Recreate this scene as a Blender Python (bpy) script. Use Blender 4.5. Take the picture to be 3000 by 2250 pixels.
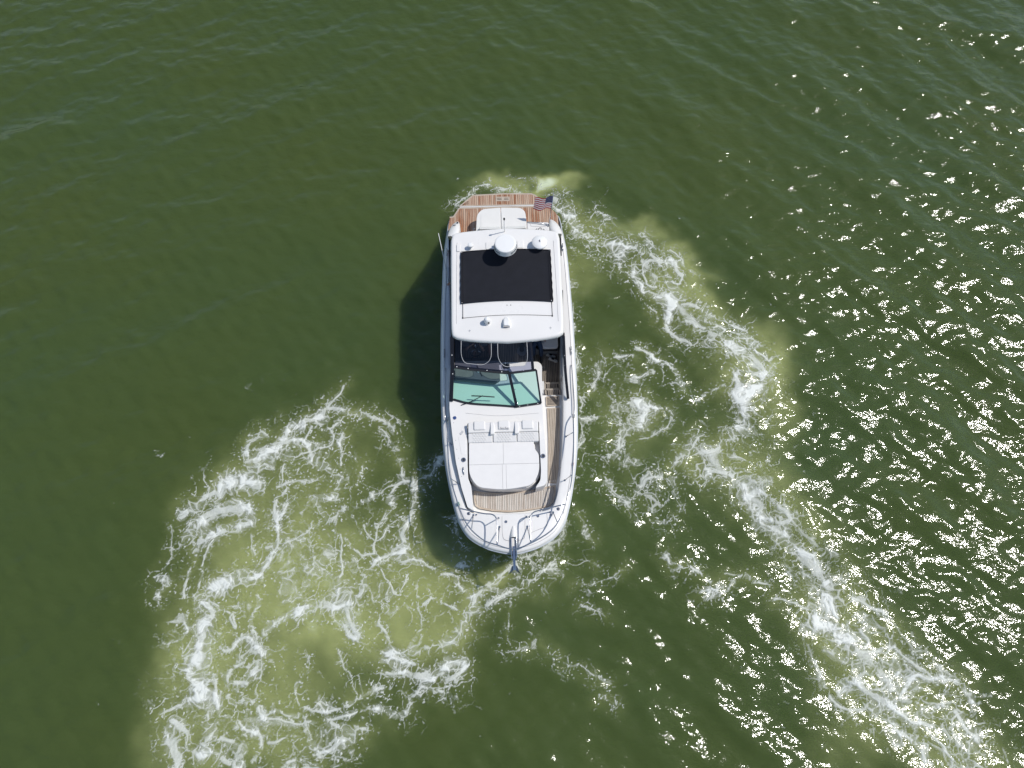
import bpy, bmesh, math, random
import numpy as np
from mathutils import Vector, Matrix
R = math.radians
random.seed(4)
for o in list(bpy.data.objects): bpy.data.objects.remove(o)
S = bpy.context.scene
COL = S.collection

# ------------------------------------------------------------------ camera, sky, sun, exposure
# drone hovering off the bow, 20 m up, tilted 22 degrees off the vertical towards the stern
cam = bpy.data.cameras.new('camera'); camo = bpy.data.objects.new('camera', cam); COL.objects.link(camo)
camo.location = (0, -20*math.sin(R(22)), 1.5+20*math.cos(R(22)))
camo.rotation_euler = (R(22), 0, 0)
cam.sensor_width = 36; cam.lens = 2080/3000*36; cam.clip_start = .1; cam.clip_end = 5000
S.camera = camo
SUN_EL, SUN_AZ = R(57), R(14)           # azimuth measured from +x towards +y (aft)
sd = Vector((math.cos(SUN_EL)*math.cos(SUN_AZ), math.cos(SUN_EL)*math.sin(SUN_AZ), math.sin(SUN_EL)))
wd = bpy.data.worlds.new('World'); S.world = wd; wd.use_nodes = True
wn = wd.node_tree; sky = wn.nodes.new('ShaderNodeTexSky'); sky.sky_type = 'NISHITA'; sky.sun_disc = False
sky.sun_elevation = SUN_EL; sky.sun_rotation = math.pi/2 - SUN_AZ
sky.air_density = 1.0; sky.dust_density = .6; sky.ozone_density = 1.0
bg = wn.nodes['Background']; bg.inputs[1].default_value = .115
wn.links.new(sky.outputs[0], bg.inputs[0])
sl = bpy.data.lights.new('sun', 'SUN'); sl.energy = 3.3; sl.angle = R(.53); sl.color = (1, .965, .905)
so = bpy.data.objects.new('sun', sl); COL.objects.link(so)
so.rotation_euler = sd.to_track_quat('Z', 'Y').to_euler(); so.location = (20, 5, 40)
S.view_settings.view_transform = 'Standard'; S.view_settings.look = 'None'
S.view_settings.exposure = 0.0; S.view_settings.gamma = 1
S.render.engine = 'CYCLES'
S.cycles.use_denoising = True; S.cycles.use_adaptive_sampling = True; S.cycles.adaptive_threshold = .025
S.cycles.max_bounces = 6; S.cycles.diffuse_bounces = 2; S.cycles.glossy_bounces = 3
S.cycles.transparent_max_bounces = 12; S.cycles.transmission_bounces = 2
S.cycles.caustics_reflective = False; S.cycles.caustics_refractive = False
S.cycles.sample_clamp_indirect = 3.0

# ------------------------------------------------------------------ materials
MATS = {}
def nodes(name):
    m = bpy.data.materials.new(name); m.use_nodes = True; nt = m.node_tree
    for n in list(nt.nodes): nt.nodes.remove(n)
    MATS[name] = m
    return m, nt
def N(nt, t, **k):
    n = nt.nodes.new('ShaderNode'+t)
    for a, b in k.items():
        if a[0] == 'i' and a[1:].isdigit(): n.inputs[int(a[1:])].default_value = b
        else: setattr(n, a, b)
    return n
def L(nt, a, b): nt.links.new(a, b)
def mat(name, col, rough=.4, metal=0., var=.06, scale=6., bump=0., bscale=60., spec=.5, coat=0., tint=None, rnd=0., stretch=None):
    """principled surface with uneven colour, uneven gloss and fine relief"""
    m, nt = nodes(name)
    out = N(nt, 'OutputMaterial'); p = N(nt, 'BsdfPrincipled')
    tc = N(nt, 'TexCoord'); mp = N(nt, 'Mapping')
    if stretch: mp.inputs['Scale'].default_value = stretch
    L(nt, tc.outputs['Object'], mp.inputs[0])
    nz = N(nt, 'TexNoise'); nz.inputs['Scale'].default_value = scale; nz.inputs['Detail'].default_value = 5
    L(nt, mp.outputs[0], nz.inputs['Vector'])
    mx = N(nt, 'Mix', data_type='RGBA')
    c2 = tint if tint else tuple(c*(1-var*3) for c in col)
    mx.inputs[6].default_value = (*col, 1); mx.inputs[7].default_value = (*c2, 1)
    rp = N(nt, 'MapRange'); rp.inputs[1].default_value = .35; rp.inputs[2].default_value = .75
    L(nt, nz.outputs['Fac'], rp.inputs[0])
    fac = rp.outputs[0]
    if rnd:
        oi = N(nt, 'ObjectInfo'); ad = N(nt, 'Math', operation='MULTIPLY_ADD', use_clamp=True)
        ad.inputs[1].default_value = rnd; L(nt, oi.outputs['Random'], ad.inputs[0])
        sb = N(nt, 'Math', operation='SUBTRACT'); sb.inputs[1].default_value = rnd*.5
        L(nt, rp.outputs[0], sb.inputs[0]); L(nt, sb.outputs[0], ad.inputs[2]); fac = ad.outputs[0]
    L(nt, fac, mx.inputs[0]); L(nt, mx.outputs[2], p.inputs['Base Color'])
    rr = N(nt, 'MapRange'); rr.inputs[3].default_value = rough*.85; rr.inputs[4].default_value = min(1, rough*1.2)
    L(nt, nz.outputs['Fac'], rr.inputs[0]); L(nt, rr.outputs[0], p.inputs['Roughness'])
    p.inputs['Metallic'].default_value = metal; p.inputs['Specular IOR Level'].default_value = spec
    p.inputs['Coat Weight'].default_value = coat
    if bump:
        nb = N(nt, 'TexNoise'); nb.inputs['Scale'].default_value = bscale; nb.inputs['Detail'].default_value = 3
        L(nt, mp.outputs[0], nb.inputs['Vector'])
        b = N(nt, 'Bump'); b.inputs['Strength'].default_value = bump; b.inputs['Distance'].default_value = .01
        L(nt, nb.outputs['Fac'], b.inputs['Height']); L(nt, b.outputs[0], p.inputs['Normal'])
    L(nt, p.outputs[0], out.inputs[0])
    return m
def glass(name, tint, gloss=.08, rough=.02):
    m, nt = nodes(name)
    out = N(nt, 'OutputMaterial'); t = N(nt, 'BsdfTransparent'); g = N(nt, 'BsdfGlossy'); mx = N(nt, 'MixShader')
    t.inputs[0].default_value = (*tint, 1); g.inputs['Roughness'].default_value = rough; g.inputs[0].default_value = (.9, .95, 1, 1)
    lw = N(nt, 'LayerWeight'); pw = N(nt, 'Math', operation='POWER'); pw.inputs[1].default_value = 4
    L(nt, lw.outputs['Facing'], pw.inputs[0])
    ml = N(nt, 'Math', operation='MULTIPLY_ADD', use_clamp=True); ml.inputs[1].default_value = .7; ml.inputs[2].default_value = gloss
    L(nt, pw.outputs[0], ml.inputs[0])
    L(nt, ml.outputs[0], mx.inputs[0]); L(nt, t.outputs[0], mx.inputs[1]); L(nt, g.outputs[0], mx.inputs[2])
    L(nt, mx.outputs[0], out.inputs[0])
    return m
mat('gelcoat', (.80, .78, .752), .28, var=.012, scale=1.6, coat=.15)
mat('nonskid', (.76, .765, .77), .6, var=.015, scale=3, bump=.15, bscale=220)
mat('hull_paint', (.79, .785, .775), .2, var=.012, coat=.3)
mat('rub_strip', (.55, .58, .62), .4)
mat('vinyl', (.78, .76, .735), .5, var=.014, scale=5, bump=.06, bscale=30)
mat('vinyl_cream', (.76, .745, .71), .5, var=.014, scale=4, bump=.06, bscale=25)
mat('seam', (.42, .42, .43), .7)
mat('teak_wet', (.52, .37, .265), .45, tint=(.30, .12, .05), scale=5, stretch=(3.5, .35, 1), rnd=1.0, bump=.2, bscale=120)
mat('teak_pale', (.43, .365, .295), .6, tint=(.30, .24, .185), scale=9, stretch=(3.5, .35, 1), rnd=.9, bump=.2, bscale=120)
mat('teak_grey', (.33, .275, .22), .7, tint=(.22, .18, .145), scale=9, stretch=(3.5, .35, 1), rnd=.8, bump=.2, bscale=120)
mat('teak_bow', (.60, .55, .495), .7, tint=(.45, .38, .32), scale=9, stretch=(3.5, .35, 1), rnd=1.0, bump=.2, bscale=120)
mat('teak_edge', (.49, .415, .335), .6, tint=(.40, .315, .24), scale=5, bump=.2, bscale=90)
mat('teak_edge_red', (.33, .14, .06), .5, tint=(.25, .09, .035), scale=5)
mat('caulk', (.03, .026, .024), .8)
mat('canvas', (.0095, .0105, .015), .8, tint=(.016, .017, .023), scale=4, bump=.25, bscale=180, spec=.25)
mat('black_frame', (.012, .012, .016), .35, var=.1)
mat('black_plastic', (.015, .015, .016), .5)
mat('liner', (.30, .30, .31), .6)
mat('liner_white', (.62, .62, .62), .5)
mat('dash', (.16, .155, .16), .6, bump=.2, bscale=120)
mat('steel', (.58, .58, .60), .18, metal=1., var=.05)
mat('chrome', (.70, .70, .72), .06, metal=1., var=.02)
mat('anchor_steel', (.22, .24, .27), .3, metal=.9)
mat('white_plastic', (.82, .815, .80), .35, var=.008)
mat('pale_grey', (.55, .55, .56), .5)
mat('lettering', (.03, .04, .07), .5)
mat('print_grey', (.30, .30, .31), .6)
mat('skin', (.45, .25, .17), .5, tint=(.36, .19, .13))
mat('hair', (.05, .035, .025), .6)
mat('black_cloth', (.012, .012, .014), .8)
mat('denim', (.035, .06, .11), .8, bump=.2, bscale=200)
mat('shirt_navy', (.03, .04, .08), .8)
mat('shirt_grey', (.2, .2, .22), .8)
mat('rubber_white', (.62, .61, .58), .6)
mat('flag_red', (.46, .018, .03), .7); mat('flag_white', (.80, .79, .79), .7); mat('flag_blue', (.02, .025, .10), .7)
mat('lens_green', (.0, .16, .10), .3); mat('lens_red', (.3, .02, .02), .3)
mat('decal_blue', (.03, .07, .22), .4)
glass('glass_teal', (.66, .91, .845), .05)
glass('glass_clear', (.80, .83, .86), .04)
glass('vinyl_clear', (.92, .92, .94), .04, .06)
glass('vinyl_navy', (.52, .54, .68), .04, .1)
glass('glass_dark', (.05, .055, .065), .06)

# ------------------------------------------------------------------ mesh helpers
def tag(o, label=None, cat=None, group=None, kind=None):
    if label: o['label'] = label
    if cat: o['category'] = cat
    if group: o['group'] = group
    if kind: o['kind'] = kind
    return o
def empty(name, loc=(0, 0, 0), rz=0):
    o = bpy.data.objects.new(name, None); COL.objects.link(o); o.location = loc; o.rotation_euler = (0, 0, rz)
    o.empty_display_size = .2
    return o
def obj(name, V, F, m, parent=None, smooth=False, bevel=0, seg=2, sub=0):
    me = bpy.data.meshes.new(name); me.from_pydata([tuple(v) for v in V], [], [tuple(f) for f in F])
    bm = bmesh.new(); bm.from_mesh(me); bmesh.ops.recalc_face_normals(bm, faces=bm.faces); bm.to_mesh(me); bm.free()
    me.materials.append(MATS[m])
    o = bpy.data.objects.new(name, me); COL.objects.link(o)
    if parent: o.parent = parent
    if smooth: me.polygons.foreach_set('use_smooth', [True]*len(me.polygons))
    if bevel:
        b = o.modifiers.new('bevel', 'BEVEL'); b.width = bevel; b.segments = seg; b.limit_method = 'ANGLE'; b.angle_limit = R(40)
        me.polygons.foreach_set('use_smooth', [True]*len(me.polygons)); b.harden_normals = True
    if sub:
        s = o.modifiers.new('sub', 'SUBSURF'); s.levels = sub; s.render_levels = sub
    return o
class MB:
    """collects shapes of ONE part"""
    def __init__(s): s.V = []; s.F = []
    def add(s, V, F):
        n = len(s.V); s.V += [tuple(v) for v in V]; s.F += [tuple(i+n for i in f) for f in F]; return s
    def build(s, name, m, parent=None, **k): return obj(name, s.V, s.F, m, parent, **k)
def g_prism(out, z0, z1):
    n = len(out); V = [(x, y, z0) for x, y in out]+[(x, y, z1) for x, y in out]
    F = [tuple(range(n-1, -1, -1)), tuple(range(n, 2*n))]+[(i, (i+1) % n, n+(i+1) % n, n+i) for i in range(n)]
    return V, F
def prism(name, out, z0, z1, m, parent, **k): return obj(name, *g_prism(out, z0, z1), m, parent, **k)
def g_box(c, s, rz=0):
    x, y, z = (a/2 for a in s); ca, sa = math.cos(rz), math.sin(rz)
    V = [(c[0]+ca*a*x-sa*b*y, c[1]+sa*a*x+ca*b*y, c[2]+d*z) for d in (-1, 1) for b in (-1, 1) for a in (-1, 1)]
    return V, [(0, 2, 3, 1), (4, 5, 7, 6), (0, 1, 5, 4), (2, 6, 7, 3), (0, 4, 6, 2), (1, 3, 7, 5)]
def box(name, c, s, m, parent, rz=0, **k): return obj(name, *g_box(c, s, rz), m, parent, **k)
def g_loft(rows, close=False, cap=False):
    n = len(rows[0]); V = [p for r in rows for p in r]; F = []
    for i in range(len(rows)-1):
        for j in range(n if close else n-1):
            a = i*n+j; b = i*n+(j+1) % n; F.append((a, b, b+n, a+n))
    if cap: F.append(tuple(range(n-1, -1, -1))); F.append(tuple((len(rows)-1)*n+i for i in range(n)))
    return V, F
def loft(name, rows, m, parent, close=False, cap=False, **k): return obj(name, *g_loft(rows, close, cap), m, parent, **k)
def smooth_path(p, n=6):
    p = [Vector(a) for a in p]
    if len(p) < 3: return p
    q = [2*p[0]-p[1]]+p+[2*p[-1]-p[-2]]; o = []
    for i in range(1, len(q)-2):
        for k in range(n):
            t = k/n; a, b, c, d = q[i-1:i+3]
            o.append(.5*(2*b+(c-a)*t+(2*a-5*b+4*c-d)*t*t+(3*b-a-3*c+d)*t**3))
    return o+[p[-1]]
def g_tube(p, r, n=8, close=False):
    p = [Vector(a) for a in p]; rows = []; m = len(p)
    rr = r if isinstance(r, (list, tuple)) else [r]*m
    up = Vector((0, 0, 1)); prev = None
    for i in range(m):
        if close: d = p[(i+1) % m]-p[i-1]
        else: d = p[min(i+1, m-1)]-p[max(i-1, 0)]
        d.normalize()
        if prev is None:
            u = d.cross(up); u = d.cross(Vector((1, 0, 0))) if u.length < .1 else u
        else: u = prev-d*prev.dot(d)
        u.normalize(); prev = u; v = d.cross(u)
        rows.append([p[i]+(u*math.cos(2*math.pi*k/n)+v*math.sin(2*math.pi*k/n))*rr[i] for k in range(n)])
    if close: rows.append(rows[0])
    return g_loft(rows, True, not close)
def tube(name, p, r, m, parent, n=8, sm=0, close=False, **k):
    if sm: p = smooth_path(p, sm)
    return obj(name, *g_tube(p, r, n, close), m, parent, smooth=True, **k)
def g_lathe(c, prof, n=32):
    rows = [[(c[0]+r*math.cos(2*math.pi*k/n), c[1]+r*math.sin(2*math.pi*k/n), c[2]+z) for k in range(n)] for r, z in prof]
    return g_loft(rows, True, True)
def lathe(name, c, prof, m, parent, n=32, **k): return obj(name, *g_lathe(c, prof, n), m, parent, **k)
def rpoly(pts, r=.05, n=5):
    """round the corners of a polygon; r a number or one per corner"""
    o = []; m = len(pts)
    for i in range(m):
        a, b, c = (Vector(pts[j % m]) for j in (i-1, i, i+1)); q = r[i] if isinstance(r, (list, tuple)) else r
        u = (a-b); v = (c-b); k = min(q, u.length*.45, v.length*.45)
        if k < 1e-4: o.append(tuple(b)); continue
        s, e = b+u.normalized()*k, b+v.normalized()*k
        for t in [j/n for j in range(n+1)]: o.append(tuple((1-t)**2*s+2*t*(1-t)*b+t*t*e))
    return o
def bar(name, a, b, w, h, m, parent, **k):
    """square bar from a to b, w across, h deep"""
    return obj(name, *g_bar([a, b], w, h), m, parent, **k)
def g_bar(p, w, h):
    p = [Vector(a) for a in p]; rows = []
    for i in range(len(p)):
        d = (p[min(i+1, len(p)-1)]-p[max(i-1, 0)]).normalized()
        s = d.cross(Vector((0, 0, 1))); s = Vector((1, 0, 0)) if s.length < .05 else s.normalized(); u = s.cross(d)
        rows.append([p[i]+s*w/2*a+u*h/2*b for a, b in ((-1, -1), (1, -1), (1, 1), (-1, 1))])
    return g_loft(rows, True, True)
def strips(poly, pitch, gap, ang=0., phase=0.):
    """slice a polygon (x,y) into strips along the direction ang (0 = along y): list of quads"""
    ca, sa = math.cos(ang), math.sin(ang)
    P = [(ca*x+sa*y, -sa*x+ca*y) for x, y in poly]; out = []
    def cut(x):
        ys = []
        for (x0, y0), (x1, y1) in zip(P, P[1:]+P[:1]):
            if (x0-x)*(x1-x) < 0: ys.append(y0+(x-x0)/(x1-x0)*(y1-y0))
        ys.sort(); return [(ys[i], ys[i+1]) for i in range(0, len(ys)-1, 2)]
    x = min(p[0] for p in P)+phase; xe = max(p[0] for p in P)
    while x < xe:
        a, b = x+gap/2, min(x+pitch-gap/2, xe-1e-4)
        A, Bc, M = cut(a+1e-5), cut(b-1e-5), cut((a+b)/2)
        if b-a > .008 and len(A) == len(Bc) == len(M):
            for (a0, a1), (b0, b1) in zip(A, Bc):
                if min(a1-a0, b1-b0) > .012:
                    out.append([(ca*u-sa*v, sa*u+ca*v) for u, v in ((a, a0), (b, b0), (b, b1), (a, a1))])
        x += pitch
    return out
def planked(name, parent, poly, z, m, pitch=.06, gap=.010, ang=0., base_m='caulk', base=True, margin=None, margin_m='teak_edge', inset=None, base_d=.05):
    """a teak panel: dark caulk bed, each plank its own mesh, optional margin board round it"""
    d = prism(name, poly, z-base_d, z-.006, base_m, parent)
    inner = inset if inset else poly
    for q in strips(inner, pitch, gap, ang):
        prism('plank', q, z-.010, z+random.uniform(-.001, .001), m, d)
    if inset:
        n = len(poly)
        rows = [[(x, y, z-.02) for x, y in poly], [(x, y, z+.001) for x, y in poly],
                [(x, y, z+.001) for x, y in inset], [(x, y, z-.02) for x, y in inset]]
        loft('margin_board', rows, margin_m, d, close=True)
    return d
def insetp(poly, k):
    """inset a polygon by distance k (both orientations)"""
    m = len(poly); A = sum(poly[i][0]*poly[(i+1) % m][1]-poly[(i+1) % m][0]*poly[i][1] for i in range(m)); sg = 1 if A > 0 else -1
    o = []
    for i in range(m):
        a, b, c = (Vector(poly[j % m]) for j in (i-1, i, i+1)); u = (b-a).normalized(); v = (c-b).normalized()
        n1 = Vector((-u.y, u.x))*sg; n2 = Vector((-v.y, v.x))*sg; n = (n1+n2)
        n = n1 if n.length < 1e-3 else n.normalized()
        o.append(tuple(b+n*k/max(.5, n.dot(n1))))
    return o
def interp(x, xs, ys):
    return float(np.interp(x, xs, ys))

# ------------------------------------------------------------------ wake: noise, foam and sparkle streaks, silt clouds (world metres)
def _h(ix,iy,s):
    n=(ix.astype(np.int64)*374761393+iy.astype(np.int64)*668265263+s*974711)&0x7fffffff
    n=((n^(n>>13))*1274126177)&0x7fffffff
    return ((n^(n>>16))&0xffff).astype(np.float32)/65535.
def vnoise(x,y,s=0):
    ix=np.floor(x);iy=np.floor(y);fx=(x-ix).astype(np.float32);fy=(y-iy).astype(np.float32)
    ix=ix.astype(np.int64);iy=iy.astype(np.int64)
    u=fx*fx*fx*(fx*(fx*6-15)+10);v=fy*fy*fy*(fy*(fy*6-15)+10)
    a=_h(ix,iy,s);b=_h(ix+1,iy,s);c=_h(ix,iy+1,s);d=_h(ix+1,iy+1,s)
    return (a+(b-a)*u)*(1-v)+(c+(d-c)*u)*v
def fbm(x,y,o=4,s=0,g=.5):
    r=0;a=1.;t=0
    for i in range(o):
        # rotate each octave so the lattice does not show
        c,sn=np.cos(1.1*i+.4),np.sin(1.1*i+.4); k=2.03**i
        r=r+a*vnoise((c*x-sn*y)*k+17*i,(sn*x+c*y)*k-9*i,s+i);t+=a;a*=g
    return r/t
def worley(x,y,s=0):
    ix=np.floor(x).astype(np.int64);iy=np.floor(y).astype(np.int64)
    f1=np.full(x.shape,9.,np.float32);f2=f1.copy()
    for dx in(-1,0,1):
        for dy in(-1,0,1):
            jx=ix+dx;jy=iy+dy
            px=jx+.5+.9*(_h(jx,jy,s)-.5);py=jy+.5+.9*(_h(jx,jy,s+7)-.5)
            d=np.sqrt((px-x)**2+(py-y)**2).astype(np.float32)
            f2=np.minimum(f2,np.maximum(f1,d));f1=np.minimum(f1,d)
    return f1,f2
def ss(a,b,x):
    t=np.clip((x-a)/(b-a),0,1);return t*t*(3-2*t)
def catmull(p,n=6):
    p=np.array(p,float);q=np.vstack([2*p[0]-p[1],p,2*p[-1]-p[-2]]);o=[]
    for i in range(1,len(q)-2):
        for t in np.linspace(0,1,n,endpoint=False):
            a,b,c,d=q[i-1],q[i],q[i+1],q[i+2]
            o.append(.5*((2*b)+(c-a)*t+(2*a-5*b+4*c-d)*t*t+(3*b-a-3*c+d)*t**3))
    o.append(q[-2]);return np.array(o)
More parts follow.
